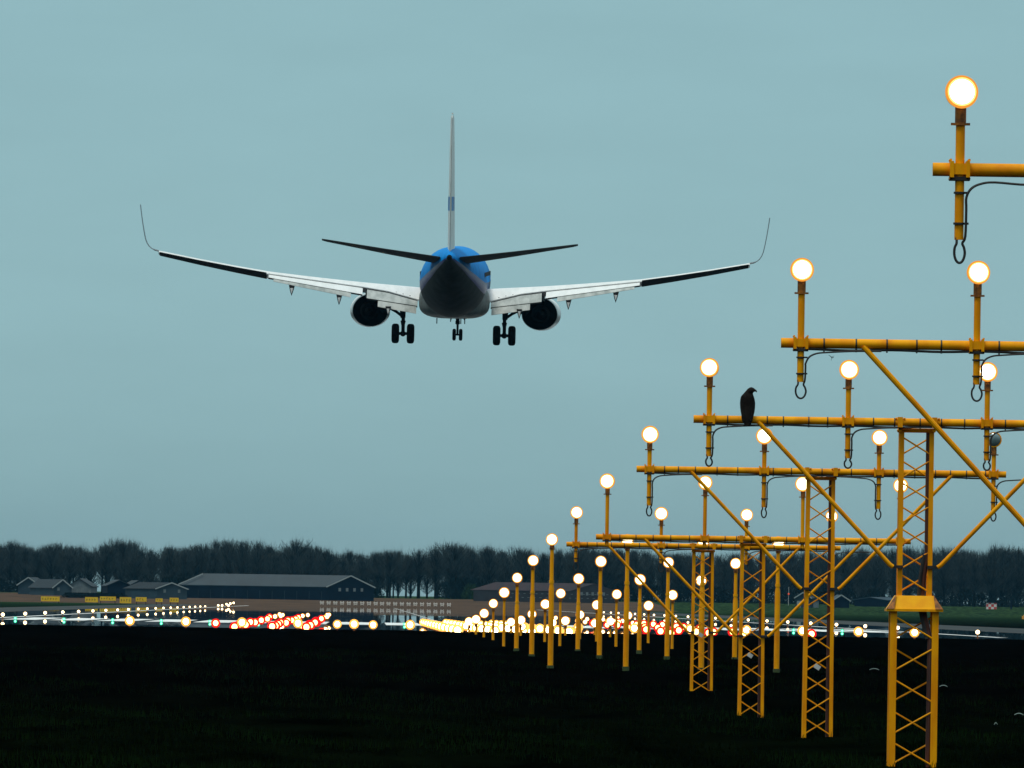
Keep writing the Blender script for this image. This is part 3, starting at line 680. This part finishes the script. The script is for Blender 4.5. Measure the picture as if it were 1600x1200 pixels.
# fin
def foil(x0_, yl, c_, z, t_):
    return [(x0_, yl, z), (x0_ + t_ * .5, yl - .3 * c_, z), (x0_ + t_ * .42, yl - .6 * c_, z), (x0_ + .02, yl - c_, z), (x0_ - .02, yl - c_, z), (x0_ - t_ * .42, yl - .6 * c_, z), (x0_ - t_ * .5, yl - .3 * c_, z)]
mb = MB(); mb.loft([foil(0, -12.6, 7.4, 1.4, .40), foil(0, -14.2, 6.2, 2.2, .40), foil(0, -16.2, 4.9, 4.4, .36), foil(0, -18.3, 3.4, 7.2, .29), foil(0, -19.9, 2.2, 9.25, .21), foil(0, -20.1, 1.9, 9.4, .16)])
fin = mb.build('fin', FIN, pl, smooth=40)
mb = MB()
for k, (za, zb_) in enumerate(((4.08, 4.86),)):
    for s_ in (-1, 1):
        for (fa, fb) in ((.42, .60), (.68, .9)):
            rg = []
            for z in (za, zb_):
                yl = -14.2 - (z - 2.2) * .91 - 0.0; c_ = 6.2 - (z - 2.2) * .585; t_ = .40 - (z - 2.2) * .018
                h = lambda u: t_ * (.42 if u <= .6 else .42 - (u - .6) * .95) + .006
                rg.append([(s_ * (h(fa)), yl - fa * c_, z), (s_ * (h(fb)), yl - fb * c_, z), (s_ * (h(fb) + .012), yl - fb * c_, z), (s_ * (h(fa) + .012), yl - fa * c_, z)])
            mb.loft(rg)
mb.build('fin_marking', BLU, fin, smooth=None)
mb = MB(); mb.tube([(0, -21.6, 9.5), (0, -20.3, 9.5)], .05, 8); mb.build('tail_aerial', FIN, fin)
# tailplane, underside shade painted into its dark grey
for s_ in (-1, 1):
    rg = []
    for x, zt, c_, tk, yl in ((.55, 1.40, 3.9, .34, -16.0), (3.5, 1.80, 2.7, .24, -17.75), (6.9, 2.30, 1.35, .11, -19.7), (7.16, 2.34, 1.0, .08, -20.0)):
        dz = .05 * c_
        rg.append([(s_ * x, yl, zt - dz - tk * .35), (s_ * x, yl - .3 * c_, zt + tk * .18 - dz * .6), (s_ * x, yl - .65 * c_, zt + .02), (s_ * x, yl - c_, zt + dz * .5), (s_ * x, yl - c_, zt + dz * .5 - .03), (s_ * x, yl - .65 * c_, zt - tk * .62), (s_ * x, yl - .3 * c_, zt - tk * .85 - dz * .3)])
    mb = MB(); mb.loft(rg); mb.build('tailplane', mat('tailplane_shade_grey', (.10, .11, .11), .7, spec=.1), pl, smooth=40)
for (ax, ay, az) in ((-.95, -2.5, -2.25), (.35, 2, -2.28), (.62, -1, -2.25), (-.3, 6, -2.2)):
    mb = MB(); mb.box((ax, ay, az), (.05, .4, .32)); mb.build('belly_aerial', STRUT, pl)
# cabin windows
for s_ in (-1, 1):
    mb = MB()
    for i in range(46):
        y = 13.2 - i * .5; z = .42; xx = 1.88 * math.sqrt(1 - (z / 2.02) ** 2)
        mb.box((s_ * (xx - .005), y, z), (.03, .24, .34))
    mb.build('window_row', DRK, fus)

# ------------------------------------------------------------------ birds
DB = 142.4
FEA = mat('dark_feathers', (.007, .006, .006), .9, (.014, .011, .009), 30, spec=.15)
FEA2 = mat('wing_feathers', (.005, .005, .005), .9, (.010, .009, .008), 40, spec=.15)
HORN = mat('horn_beak', (.02, .018, .015), .5)
prof = [(225, 492, 520, .5), (240, 455, 560, .8), (262, 425, 590, .9), (290, 398, 605, .9), (318, 375, 600, .9), (345, 350, 555, .9), (375, 325, 545, .9), (410, 290, 555, .9), (450, 262, 572, .85), (520, 247, 590, .8), (600, 241, 600, .75), (700, 246, 596, .7), (800, 257, 582, .62), (870, 270, 565, .55), (940, 275, 552, .42), (1000, 285, 535, .3), (1050, 305, 510, .2), (1090, 335, 478, .14), (1125, 360, 450, .08), (1145, 380, 430, .05)]
bb = at(1168, 655, DB)
br = empty('perched_bird', (bb.x, DB - .02, ZB3 + .038)); tag(br, 'black silhouetted bird of prey perched on the yellow beam, head turned right', 'bird')
def bp(zx, zy, dy):
    p = at(1140 + zx / 15, 590 + zy / 15, DB); return Vector((p.x - bb.x, dy, p.z - ZB3 - .038))
rg = []
for zy, xa, xb, dp in prof:
    a = bp(xa, zy, 0); b_ = bp(xb, zy, 0); cx_ = (a.x + b_.x) / 2; hw_ = (b_.x - a.x) / 2; dep = min(hw_, .07) * 1.0 * (dp + .15); yo = -.005 - max(0, (zy - 700)) / 450 * .075
    rg.append([(cx_ + hw_ * math.cos(2 * math.pi * k / 20), yo + dep * math.sin(2 * math.pi * k / 20), a.z) for k in range(20)])
mb = MB(); mb.loft(rg); mb.build('body', FEA, br, smooth=70)
mb = MB(); mb.tube([bp(585, 295, 0), bp(612, 310, 0), bp(630, 328, 0), bp(636, 350, 0)], [.012, .010, .006, .001], 8); mb.build('beak', HORN, br)
for s_, xa in ((-1, 262), (1, 575)):
    mb = MB(); mb.loft([[tuple(bp(xc + w_ * math.cos(a), zy, -.028 + .03 * math.sin(a) - max(0, zy - 700) / 450 * .06)) for a in (2 * math.pi * k / 10 for k in range(10))] for zy, xc, w_ in ((430, xa - s_ * 45, 20), (520, xa - s_ * 42, 48), (700, xa - s_ * 48, 52), (880, xa - s_ * 62, 38), (1010, xa - s_ * 85, 14))])
    mb.build('folded_wing', FEA2, br, smooth=60)
    mb = MB(); fx = 350 if s_ < 0 else 460
    mb.tube([bp(fx, 840, 0.01), bp(fx, 885, 0.0)], [.016, .009], 8)
    for q in (-16, 0, 16): mb.tube([bp(fx, 885, 0), bp(fx + q, 888, -.03), bp(fx + q, 925, -.043)], [.006, .005, .003], 6)
    mb.build('foot', HORN, br)
fb = empty('flying_bird', at(1299.5, 559, 520)); tag(fb, 'tiny dark bird flying with raised wings below the second beam', 'bird')
mb = MB(); mb.loft([[(x + 0, y * r_ , z + zz * r_) for y, zz in ((-1, 0), (-.7, -.7), (0, -1), (.7, -.7), (1, 0), (.7, .7), (0, 1), (-.7, .7))] for x, z, r_ in ((-.02, -.10, .008), (-.01, -.06, .03), (0, -.01, .04), (.012, .035, .028), (.03, .05, .008))]); mb.build('body', FEA, fb, smooth=70)
mb = MB(); mb.loft([[(0, -.04, .02), (0, .05, .02), (-.01, .0, .0)], [(-.05, -.05, .07), (-.05, .04, .075), (-.055, 0, .05)], [(-.115, -.02, .10), (-.115, .01, .105), (-.115, 0, .095)]]); mb.build('wing', FEA2, fb, smooth=None)
mb = MB(); mb.loft([[(.01, -.04, .0), (.01, .05, .0), (.02, .0, -.02)], [(.06, -.05, .03), (.06, .04, .035), (.065, 0, .01)], [(.085, -.02, .085), (.085, .01, .088), (.09, 0, .075)]]); mb.build('wing', FEA2, fb, smooth=None)

# ------------------------------------------------------------------ small pale scraps and grass in the black field
SCR = mat('pale_plastic', (.35, .45, .42), .4, (.2, .28, .26), 20)
for (px, py, wp, lab) in ((1366, 1052, 15, 'small pale curved scrap in the black field left of the tallest tower leg'), (1474, 1083, 12, 'small pale curved scrap just right of the tallest tower'), (1592, 1126, 14, 'small pale curved scrap at the right edge of the black field'), (1556, 1134, 5, 'tiny pale fleck in the black field near the right edge')):
    g_ = on_ground(px, py); D = g_.y; wm = wp / F * D
    mb = MB(); rg = []
    for i in range(9):
        u = -1 + i / 4; zz = .022 * (1 - u * u) + .004
        rg.append([(u * wm / 2, -.02, zz - .004), (u * wm / 2, .02, zz), (u * wm / 2, .02, zz + .006), (u * wm / 2, -.02, zz + .004)])
    mb.loft(rg); o = mb.build('plastic_scrap', SCR, None, loc=(g_.x, D, gz(D) + bumpz(g_.x, D) + .05)); tag(o, lab, 'scrap')
gr = random.Random(5); vs_, fs = [], []
for i in range(52000):
    Y = 118 + 190 * gr.random() ** 1.5; hwid = 800 / F * Y * 1.25
    xm = 226 / F * Y; X = xm + (gr.random() * 2 - 1) * hwid
    if math.sin(X * 1.3 + Y * .07) + math.sin(Y * .21 + X * .5) + gr.random() * 1.6 < .1: continue
    z = gz(Y) + bumpz(X, Y) - .01; h = .035 + .07 * gr.random(); a = gr.random() * 6.28; l = .04 * gr.random(); wd = .006
    dx, dy = math.cos(a), math.sin(a); n0 = len(vs_)
    vs_ += [(X - wd, Y, z), (X + wd, Y, z), (X + dx * l, Y + dy * l, z + h)]; fs.append((n0, n0 + 1, n0 + 2))
mb = MB(); mb.add(vs_, fs); go = mb.build('field_grass_blades', mat('grass_blade', (.005, .014, .0035), .9, (.0012, .003, .001), .5, spec=0, stretch=(1, .2, 1), thr=(.4, .6)), None, smooth=None, fix=False)
tag(go, 'short dark grass on the near black field', 'grass', kind='stuff')

# ------------------------------------------------------------------ tree belt
BARK = mat('bare_bark', (.016, .017, .014), 1, (.010, .011, .009), .6, spec=0)
TWIG = mat('bare_twigs', (.058, .070, .068), 1, (.026, .036, .038), .5, spec=0, thr=(.35, .65))  # distance haze mixed into the twig colour, paler and bluer
def tree_proto(seed, clear, dens, spread):
    g = random.Random(seed); H = 12.0
    tr = MB(); tr.tube([(0, 0, -.1), (.1 * g.uniform(-1, 1), 0, H * .35), (.2 * g.uniform(-1, 1), 0, H * .7), (.2 * g.uniform(-1, 1), 0, H * .97)], [.2, .15, .08, .015], 7)
    vs_, fs = [], []
    def twig(p, q, w_):
        d = q - p; a = d.cross(Vector((g.uniform(-1, 1), g.uniform(-1, 1), .2))).normalized() * w_
        n0 = len(vs_); vs_.extend([tuple(p - a), tuple(p + a), tuple(q)]); fs.append((n0, n0 + 1, n0 + 2))
    for i in range(int(120 * dens)):
        u = g.random() ** .9; z0 = H * (clear + (.84 - clear) * u); an = g.uniform(0, 6.28)
        env = spread * (.45 + .55 * math.sin(math.pi * min(1, (u * .75 + .25))))
        L_ = env * g.uniform(.45, 1.3); tilt = g.uniform(.3, 1.25) * (1.1 - .55 * u)
        d = Vector((math.cos(an) * math.sin(tilt * .8), math.sin(an) * math.sin(tilt * .8), math.cos(tilt * .6))).normalized()
        p = Vector((0, 0, z0)); pe = p + d * L_ * 1.5
        if pe.z > H * 1.02: pe = p + (pe - p) * max(.3, (H * g.uniform(.85, 1.02) - p.z) / (pe.z - p.z + 1e-6))
        tr.tube([p, (p + pe) / 2 + Vector((0, 0, -.05)), pe], [.05, .025, .008], 4, cap=False)
        for j in range(20):
            v_ = g.uniform(.15, 1); q = p.lerp(pe, v_); dd = Vector((g.gauss(0, .2), g.gauss(0, .2), g.uniform(.5, 1.1))).normalized()
            ln = g.uniform(.5, 1.9); e_ = q + dd * ln
            if e_.z > H * (.74 + .36 * g.random()): continue
            twig(q, e_, .022)
            if g.random() < .7: twig(q.lerp(e_, .4), q.lerp(e_, .4) + Vector((g.gauss(0, .28), g.gauss(0, .28), g.uniform(.3, .9))).normalized() * ln * .6, .018)
    for i in range(420):
        an = g.uniform(0, 6.28); rad = spread * .8 * g.random() ** .6; p = Vector((math.cos(an) * rad, math.sin(an) * rad, H * g.uniform(.45, .97 - .05 * rad)))
        twig(p, p + Vector((g.gauss(0, .12), g.gauss(0, .12), g.uniform(.8, 2.6) * (1.2 - .2 * rad))), .016)
    tw = MB(); tw.add(vs_, fs)
    return tr.mesh('trunk', BARK, smooth=None, fix=False), tw.mesh('crown', TWIG, smooth=None, fix=False)
protos = [tree_proto(1, .02, 1.2, 2.9), tree_proto(2, .04, 1.1, 3.2), tree_proto(3, .02, 1.3, 2.6), tree_proto(4, .03, 1.15, 3.5), tree_proto(5, .03, 1.0, 2.3)]
openp = [tree_proto(8, .27, .85, 2.9), tree_proto(9, .30, .85, 3.1)]
topy = [(-80, 852), (0, 850), (30, 846), (60, 858), (90, 850), (130, 856), (180, 846), (220, 856), (270, 852), (340, 846), (400, 851), (425, 858), (460, 850), (500, 856), (530, 868), (560, 864), (620, 866), (650, 864), (690, 852), (740, 852), (790, 858), (860, 862), (940, 856), (1000, 862), (1100, 868), (1180, 872), (1300, 862), (1400, 860), (1500, 857), (1600, 855), (1700, 855)]
tg = random.Random(21)
for row, (D0, sp_, lab) in enumerate(((3440, 3.6, 'bare winter tree in the front row of the dark tree belt on the horizon'), (3500, 3.3, 'bare winter tree in the middle of the dark tree belt on the horizon'), (3570, 3.2, 'bare winter tree at the back of the dark tree belt on the horizon'))):
    x = -118 + row
    while x < 185:
        D = D0 + tg.uniform(-14, 14); px = 574 + x * F / D
        ty = lerp_tab(topy, px) + tg.uniform(-9, 8) + (2 if row == 0 else 0)
        zt = at(px, ty, D).z; zg = gz(D); h = zt - zg
        openz = ((595 < px < 702) or (108 < px < 190)) and row < 2
        pr = tg.choice(openp if openz else protos)
        o = empty('bare_tree', (x, D, zg)); o.rotation_euler = (0, 0, tg.uniform(0, 6.28)); sc_ = h / 12.3; o.scale = (sc_ * tg.uniform(1.2, 1.7),) * 2 + (sc_,)
        tag(o, lab, 'tree', 'bare trees of the belt along the horizon')
        place(pr[0], 'trunk', o); place(pr[1], 'crown', o)
        x += sp_ * tg.uniform(.75, 1.25)
# understorey shrubs
def shrub_proto(seed):
    g = random.Random(seed); vs_, fs = [], []
    for i in range(900):
        a = g.uniform(0, 6.28); r_ = g.random() ** .5; z = g.uniform(0, 1); rad = 2.6 * math.sqrt(max(.05, 1 - z * z * .9)) * r_
        p = Vector((math.cos(a) * rad, math.sin(a) * rad, z * 2.6)); d = Vector((g.gauss(0, .5), g.gauss(0, .5), g.uniform(.3, 1))).normalized(); q = p + d * g.uniform(.3, .8)
        s1 = d.cross(Vector((g.uniform(-1, 1), g.uniform(-1, 1), .1))).normalized() * g.uniform(.06, .12); n0 = len(vs_)
        vs_.extend([tuple(p), tuple((p + q) / 2 + s1), tuple(q), tuple((p + q) / 2 - s1)]); fs.append((n0, n0 + 1, n0 + 2, n0 + 3))
    m = MB(); m.add(vs_, fs); return m
SHM = mat('shrub_leaf', (.012, .02, .018), 1, (.008, .012, .012), 1, spec=0)
SHG = mat('shrub_green', (.03, .06, .02), 1, (.015, .03, .012), 1, spec=0)
sm_ = [shrub_proto(31).mesh('shrub', SHM, smooth=None, fix=False), shrub_proto(32).mesh('shrub', SHM, smooth=None, fix=False)]
x = -115
while x < 180:
    D = 3425 + tg.uniform(-5, 8); px = 574 + x * F / D
    if not (600 < px < 696 or 112 < px < 186):
        o = place(sm_[tg.randrange(2)], 'shrub', None, (x, D, gz(D) - .1), (1, 1, tg.uniform(.6, 1.5)), tg.uniform(0, 6.28))
        tag(o, 'dark leafless shrub at the foot of the tree belt', 'shrub', 'dark shrubs under the tree belt')
    x += tg.uniform(2.2, 3.6)
for px in (712, 727, 745):
    D = 3405; p = at(px, 925, D); o = place(sm_[0], 'shrub', None, (p.x, D, gz(D) - .1), (1, 1, 1.75)); tag(o, 'large dark evergreen shrub clump in front of the trees, right of the gap', 'shrub', 'dark evergreen clump')
o = place(shrub_proto(40).mesh('shrub', SHG, smooth=None, fix=False), 'shrub', None, (at(736, 925, 3396).x, 3396, gz(3396) - .1), (.9, .9, 1.25)); tag(o, 'mid green bush standing before the dark shrub clump', 'shrub')

# ------------------------------------------------------------------ buildings
WALLD = mat('dark_blue_cladding', (.003, .010, .024), .7, (.002, .006, .015), .5, spec=.1)
ROOFG = mat('grey_sheet_roof', (.018, .046, .064), .6, (.012, .034, .048), .3, stretch=(1, 1, 1))
ROOFD = mat('dark_tile_roof', (.008, .018, .024), .8, (.005, .011, .015), .8)
TRIM = mat('pale_trim', (.28, .34, .35), .6)
WALLW = mat('pale_wall', (.16, .20, .21), .7, (.1, .13, .14), .7)
WALLB = mat('blue_grey_wall', (.016, .046, .066), .7, (.010, .030, .045), .5)
GLS = mat('window_glass', (.16, .20, .21), .2)
BRK = mat('red_brick', (.022, .024, .030), .8, (.014, .016, .020), 1)
PINK = mat('faded_red_roof', (.050, .032, .038), .8, (.028, .028, .034), .6)
def gable(name, gx0, gx1, yb_, ye, ya, side_px, wallm, roofm, label, cat='building', wins=0, D=3290, trim=True, back=14, base_drop=0, door=None, doorm=None):
    """gabled building: gable end facing the viewer from pixel gx0 to gx1, body running side_px pixels sideways (negative: left) and back"""
    m_ = D / F; base = at((gx0 + gx1) / 2, yb_, D); zg = min(base.z, gz(D)) - .2
    root = empty(name, (base.x, D, zg)); tag(root, label, cat)
    w2 = (gx1 - gx0) * m_ / 2; ze = at((gx0 + gx1) / 2, ye, D).z - zg; za = at((gx0 + gx1) / 2, ya, D).z - zg
    L_ = side_px * m_; v = Vector((L_, back, 0)); g3 = Vector((0, back * .35 * (1 if side_px < 0 else -1), 0))
    A = Vector((-w2, 0, 0)) + (g3 if side_px > 0 else Vector()); B = Vector((w2, 0, 0)) + (g3 if side_px < 0 else Vector())
    A = Vector((-w2, 0, 0)); B = Vector((w2, 0, 0)); U = lambda z: Vector((0, 0, z)); C_ = (A + B) / 2
    mb = MB(); mb.add([A, B, B + U(ze), C_ + U(za), A + U(ze), A + v, B + v, B + v + U(ze), C_ + v + U(za), A + v + U(ze)],
                      [(0, 1, 2, 3, 4), (5, 9, 8, 7, 6), (0, 4, 9, 5), (1, 6, 7, 2)])
    mb.build('wall', wallm, root, smooth=None)
    ov = .35; dn = Vector((v.x, v.y, 0)).normalized() * .3
    mb = MB(); sl_ = (za - ze) / w2
    for sgn, E in ((-1, A), (1, B)):
        e0 = E + Vector((sgn * ov, 0, ze - sl_ * ov)); r0 = C_ + U(za)
        ps = [e0 - dn, r0 - dn, r0 + v + dn, e0 + v + dn]; mb.add([p + U(.03) for p in ps] + [p + U(.18) for p in ps], [(0, 1, 2, 3), (7, 6, 5, 4), (0, 4, 5, 1), (1, 5, 6, 2), (2, 6, 7, 3), (3, 7, 4, 0)])
    mb.build('roof', roofm, root, smooth=None)
    if trim:
        mb = MB()
        for sgn, E in ((-1, A), (1, B)):
            mb.bar(E + Vector((sgn * ov, -.35, ze - sl_ * ov + .12)), C_ + Vector((0, -.35, za + .12)), .26, .06)
        mb.build('verge_board', TRIM, root, smooth=None)
    for i in range(wins):
        mb = MB(); fx = -w2 * .48 + w2 * .96 * i / max(1, wins - 1); mb.box((fx, -.03, ze * .82), (.55, .08, .75)); f_ = mb.build('window', GLS, root, smooth=None)
    if door:
        for dx_, ww, hh, z0_ in door:
            mb = MB(); mb.box((dx_, -.03, z0_ + hh / 2), (ww, .08, hh)); mb.build('door', doorm or GLS, root, smooth=None)
    return root
# the long shed: gable at right, body running left
hg = gable('hangar', 512, 584, 931.5, 917.5, 900.5, -232, WALLD, ROOFG, 'long low dark shed with pale grey roof and white-edged gable', 'shed', wins=4, D=3300, back=9)
mb = MB()
for i in range(12):
    u = (i + .5) / 12; v = Vector((-232 * 3300 / F, 9, 0)); p = Vector((-(584 - 512) * 3300 / F / 2, 0, 0)) + v * u + Vector((0, -.06, 1.25)); mb.box(p, (.08, .06, 2.0))
mb.build('wall_post', WALLB, hg, smooth=None)
mb = MB(); v = Vector((-232 * 3300 / F, 9, 0)); p0 = Vector((-(584 - 512) * 3300 / F / 2 * 0, -.3, 0)) + v
zt = at(548, 900.5, 3300).z - hg.location.z; ze = at(548, 917.5, 3300).z - hg.location.z
mb.bar(Vector((0, -.6, zt + .1)) + v, Vector((-5.2 - .3, -.6, ze + .1)) + v, .22, .06); mb.build('verge_board', TRIM, hg, smooth=None)
gable('farmhouse', 245, 292, 929, 920.5, 911.5, -50, WALLB, ROOFD, 'small gabled house with white verge boards just left of the long shed', 'house', wins=2, D=3270, back=5)
gable('farmhouse', 168, 206, 926, 915.5, 907, -10, WALLD, ROOFD, 'dark hip-roofed house between the two tree trunks', 'house', D=3310, trim=False)
gable('farmhouse', 106, 142, 925, 916, 905, 8, WALLW, ROOFD, 'house with a bright pale wall under a dark roof', 'house', D=3330, trim=False, wins=2)
gable('farmhouse', 84, 112, 925, 918, 906.5, -40, WALLB, ROOFD, 'low dark farmhouse with two small skylights, left of the pale-walled house', 'house', D=3325, wins=1)
gable('farmhouse', 28, 60, 924, 914, 903, 12, WALLB, ROOFD, 'leftmost dark farmhouse under the trees', 'house', D=3350, trim=True)
gable('barn', 196, 236, 929, 919, 908, -12, WALLB, ROOFD, 'grey barn behind the small gabled house', 'barn', D=3330, trim=False)
# dark hedge in front of the houses
mb = MB()
g = random.Random(3)
for i in range(9):
    px = 108 + i * 10; o = place(sm_[i % 2], 'shrub', None, (at(px, 925, 3260).x, 3260, gz(3260)), (.7, .6, .42)); tag(o, 'low dark hedge bush in front of the houses', 'shrub', 'low hedge bushes by the houses')
# red-brown low glasshouse building on the right of the gap
rb_ = gable('brick_building', 890, 962, 931, 924.5, 913, -150, BRK, PINK, 'long low faded red building behind the lamp posts', 'building', D=3340, wins=5, back=4, trim=False)
mb = MB()
for i in range(22):
    for j in range(2): mb.box((-20 + i * 1.35 + j * .4, -.5 + i * -.0, 1.25 + j * .9 + 0), (.5, .1, .12))
mb.build('roof_window_strip', GLS, rb_, smooth=None)
gable('hut', 1243, 1266, 947, 934, 926.5, 6, WALLB, ROOFD, 'small white-fronted hut seen through the fourth mast', 'hut', D=3300, back=2, door=((-.9, .9, 1.6, .1), (.9, .5, 1.5, .1)), doorm=TRIM)
gable('hut', 1271, 1277.5, 945, 937, 935.5, 2, WALLW, ROOFD, 'tiny pale box hut right of the white-fronted hut', 'hut', D=3300, back=1, trim=False)
gable('shed', 1302, 1327, 946, 938.5, 930.5, -6, WALLD, ROOFG, 'dark shed with pale sloping roof right of the fourth mast', 'shed', D=3310, back=2)
gable('barn', 1335, 1385, 945, 938, 934, 30, WALLD, WALLB, 'low long blue-grey building behind the tallest tower', 'barn', D=3360, back=2, trim=False)
# pale vertical boards seen among the trunks
for i, px in enumerate((655, 664, 673)):
    p = at(px, 917, 3480)
# checkered box and posts at right
ck = bpy.data.materials.new('red_white_check'); ck.use_nodes = True; t = ck.node_tree; b = t.nodes['Principled BSDF']
chn = t.nodes.new('ShaderNodeTexChecker'); chn.inputs['Scale'].default_value = 1.6; chn.inputs[1].default_value = (.55, .05, .04, 1); chn.inputs[2].default_value = (.7, .7, .68, 1)
c = t.nodes.new('ShaderNodeTexCoord'); mp = t.nodes.new('ShaderNodeMapping'); mp.inputs['Location'].default_value = (.1, .1, .1); t.links.new(c.outputs['Object'], mp.inputs[0]); t.links.new(mp.outputs[0], chn.inputs[0]); t.links.new(chn.outputs[0], b.inputs[0])
p = on_ground(1549, 952); q = at(1549, 942, p.y); mb = MB(); mb.box((0, 0, (q.z - p.z) / 2), (16 / F * p.y, 2, q.z - p.z)); o = mb.build('equipment_cabin', ck, None, smooth=None, loc=p)
mb = MB(); mb.box((0, 0, q.z - p.z + .06), (16 / F * p.y + .2, 2.2, .1)); mb.build('roof', WALLD, o, smooth=None); tag(o, 'red and white checkered equipment cabin at the far right field edge', 'cabin')
for px, yt, yb2, lab in ((1580, 938, 952, 'short dark post right of the checkered cabin'), (1232, 917, 946, 'thin far mast with a red light left of the white-fronted hut'), (713, 929, 934, 'small dark post at the right end of the white antenna row')):
    p = on_ground(px, yb2); q = at(px, yt, p.y); r_ = .2 if px == 1580 else .06
    mb = MB(); mb.tube([(0, 0, -.1), (0, 0, q.z - p.z)], [r_, r_ * .8], 8); 
    if px == 1580: mb.box((-.1, 0, (q.z - p.z) * .95), (.9, .3, .12))
    o = mb.build('post', WALLD if px != 1232 else GALV, None, loc=p); tag(o, lab, 'post')
    if px == 1232:
        l = MB(); l.sphere((0, -.1, (q.z - p.z) * .62), .22, 8, 6); l.build('warning_light', emit('red_warning', (1, .12, .05), .7, 'NONE'), o)
# white antenna row beyond the runway end
ANT = mat('antenna_white', (.9, .88, .84), .5, (.75, .72, .68), 2)
am = MB(); am.box((0, 0, .62), (.9, .25, .22)); am.box((0, 0, .28), (.75, .25, .16)); am2 = am.mesh('localiser_antenna', ANT, smooth=None)
fm = MB(); fm.tube([(-.3, 0, 0), (-.3, 0, .9)], .05, 6); fm.tube([(.3, 0, 0), (.3, 0, .9)], .05, 6); fme = fm.mesh('frame', ANT)
k = 0
for px in [503 + 10.5 * i for i in range(9)] + [597, 607] + [617.5 + 10.5 * i for i in range(9)]:
    D = 3170; p = at(px, 942.5 + .0 * px, D); o = place(am2, 'localiser_antenna', None, (p.x, D, gz(D)), (1, 1, 1)); place(fme, 'frame', o)
    tag(o, 'small white antenna frame, %s from the left in the row beyond the runway' % ordin[k], 'antenna', 'white antennas in a row across the runway end'); k += 1
# yellow taxiway signs
SGN = mat('sign_yellow', (.95, .62, .01), .5, (.9, .5, .01), 1)
for (xa, xb, ya, yb2, lab) in ((64, 93, 932, 939.5, 'widest and leftmost yellow taxiway sign'), (133, 153, 933, 941, 'second yellow taxiway sign from the left'), (156, 181, 932, 938.5, 'wide low yellow taxiway sign, third from the left'), (187, 205, 933, 942.5, 'tallest yellow taxiway sign, fourth from the left'), (212, 229, 933, 940, 'fifth yellow taxiway sign from the left'), (243, 254, 935, 940.5, 'smallest yellow taxiway sign, sixth from the left'), (265, 279, 934, 941, 'seventh yellow taxiway sign, farthest right')):
    D = 2750; cxp = (xa + xb) / 2; a = at(cxp, yb2, D); b_ = at(cxp, ya, D); wd = (xb - xa) / F * D
    o = empty('taxiway_sign', (a.x, D, gz(D))); tag(o, lab, 'sign', 'yellow taxiway signs on the left grass')
    hz = b_.z - a.z; z0 = a.z - gz(D)
    mb = MB(); mb.box((0, 0, z0 + hz / 2), (wd, .25, hz)); mb.build('panel', SGN, o, smooth=None)
    mb = MB(); g = random.Random(xa)
    q = -wd / 2 + .3
    while q < wd / 2 - .25:
        mb.box((q, -.13, z0 + hz * .5), (.07, .02, hz * .42)); mb.box((q + .12, -.13, z0 + hz * .5 + g.choice((-.15, 0, .15))), (.16, .02, .05)); q += .5
    mb.build('lettering', DRK, o, smooth=None)
    mb = MB()
    for q in (-wd / 2 + .15, wd / 2 - .15): mb.box((q, .05, z0 / 2), (.1, .1, max(.1, z0)))
    mb.build('foot', WALLD, o, smooth=None)

# ------------------------------------------------------------------ air
hm = bpy.data.materials.new('haze_air'); hm.use_nodes = True; t = hm.node_tree; t.nodes.clear()
o_ = t.nodes.new('ShaderNodeOutputMaterial'); v_ = t.nodes.new('ShaderNodeVolumePrincipled'); v_.inputs['Density'].default_value = 0.00002
v_.inputs['Color'].default_value = (.10, .42, .68, 1); v_.inputs['Anisotropy'].default_value = .1
t.links.new(v_.outputs[0], o_.inputs['Volume'])
mb = MB(); mb.box((0, 4450, 17), (6400, 9300, 46)); hz = mb.build('haze', hm, None, smooth=None); hz['kind'] = 'stuff'
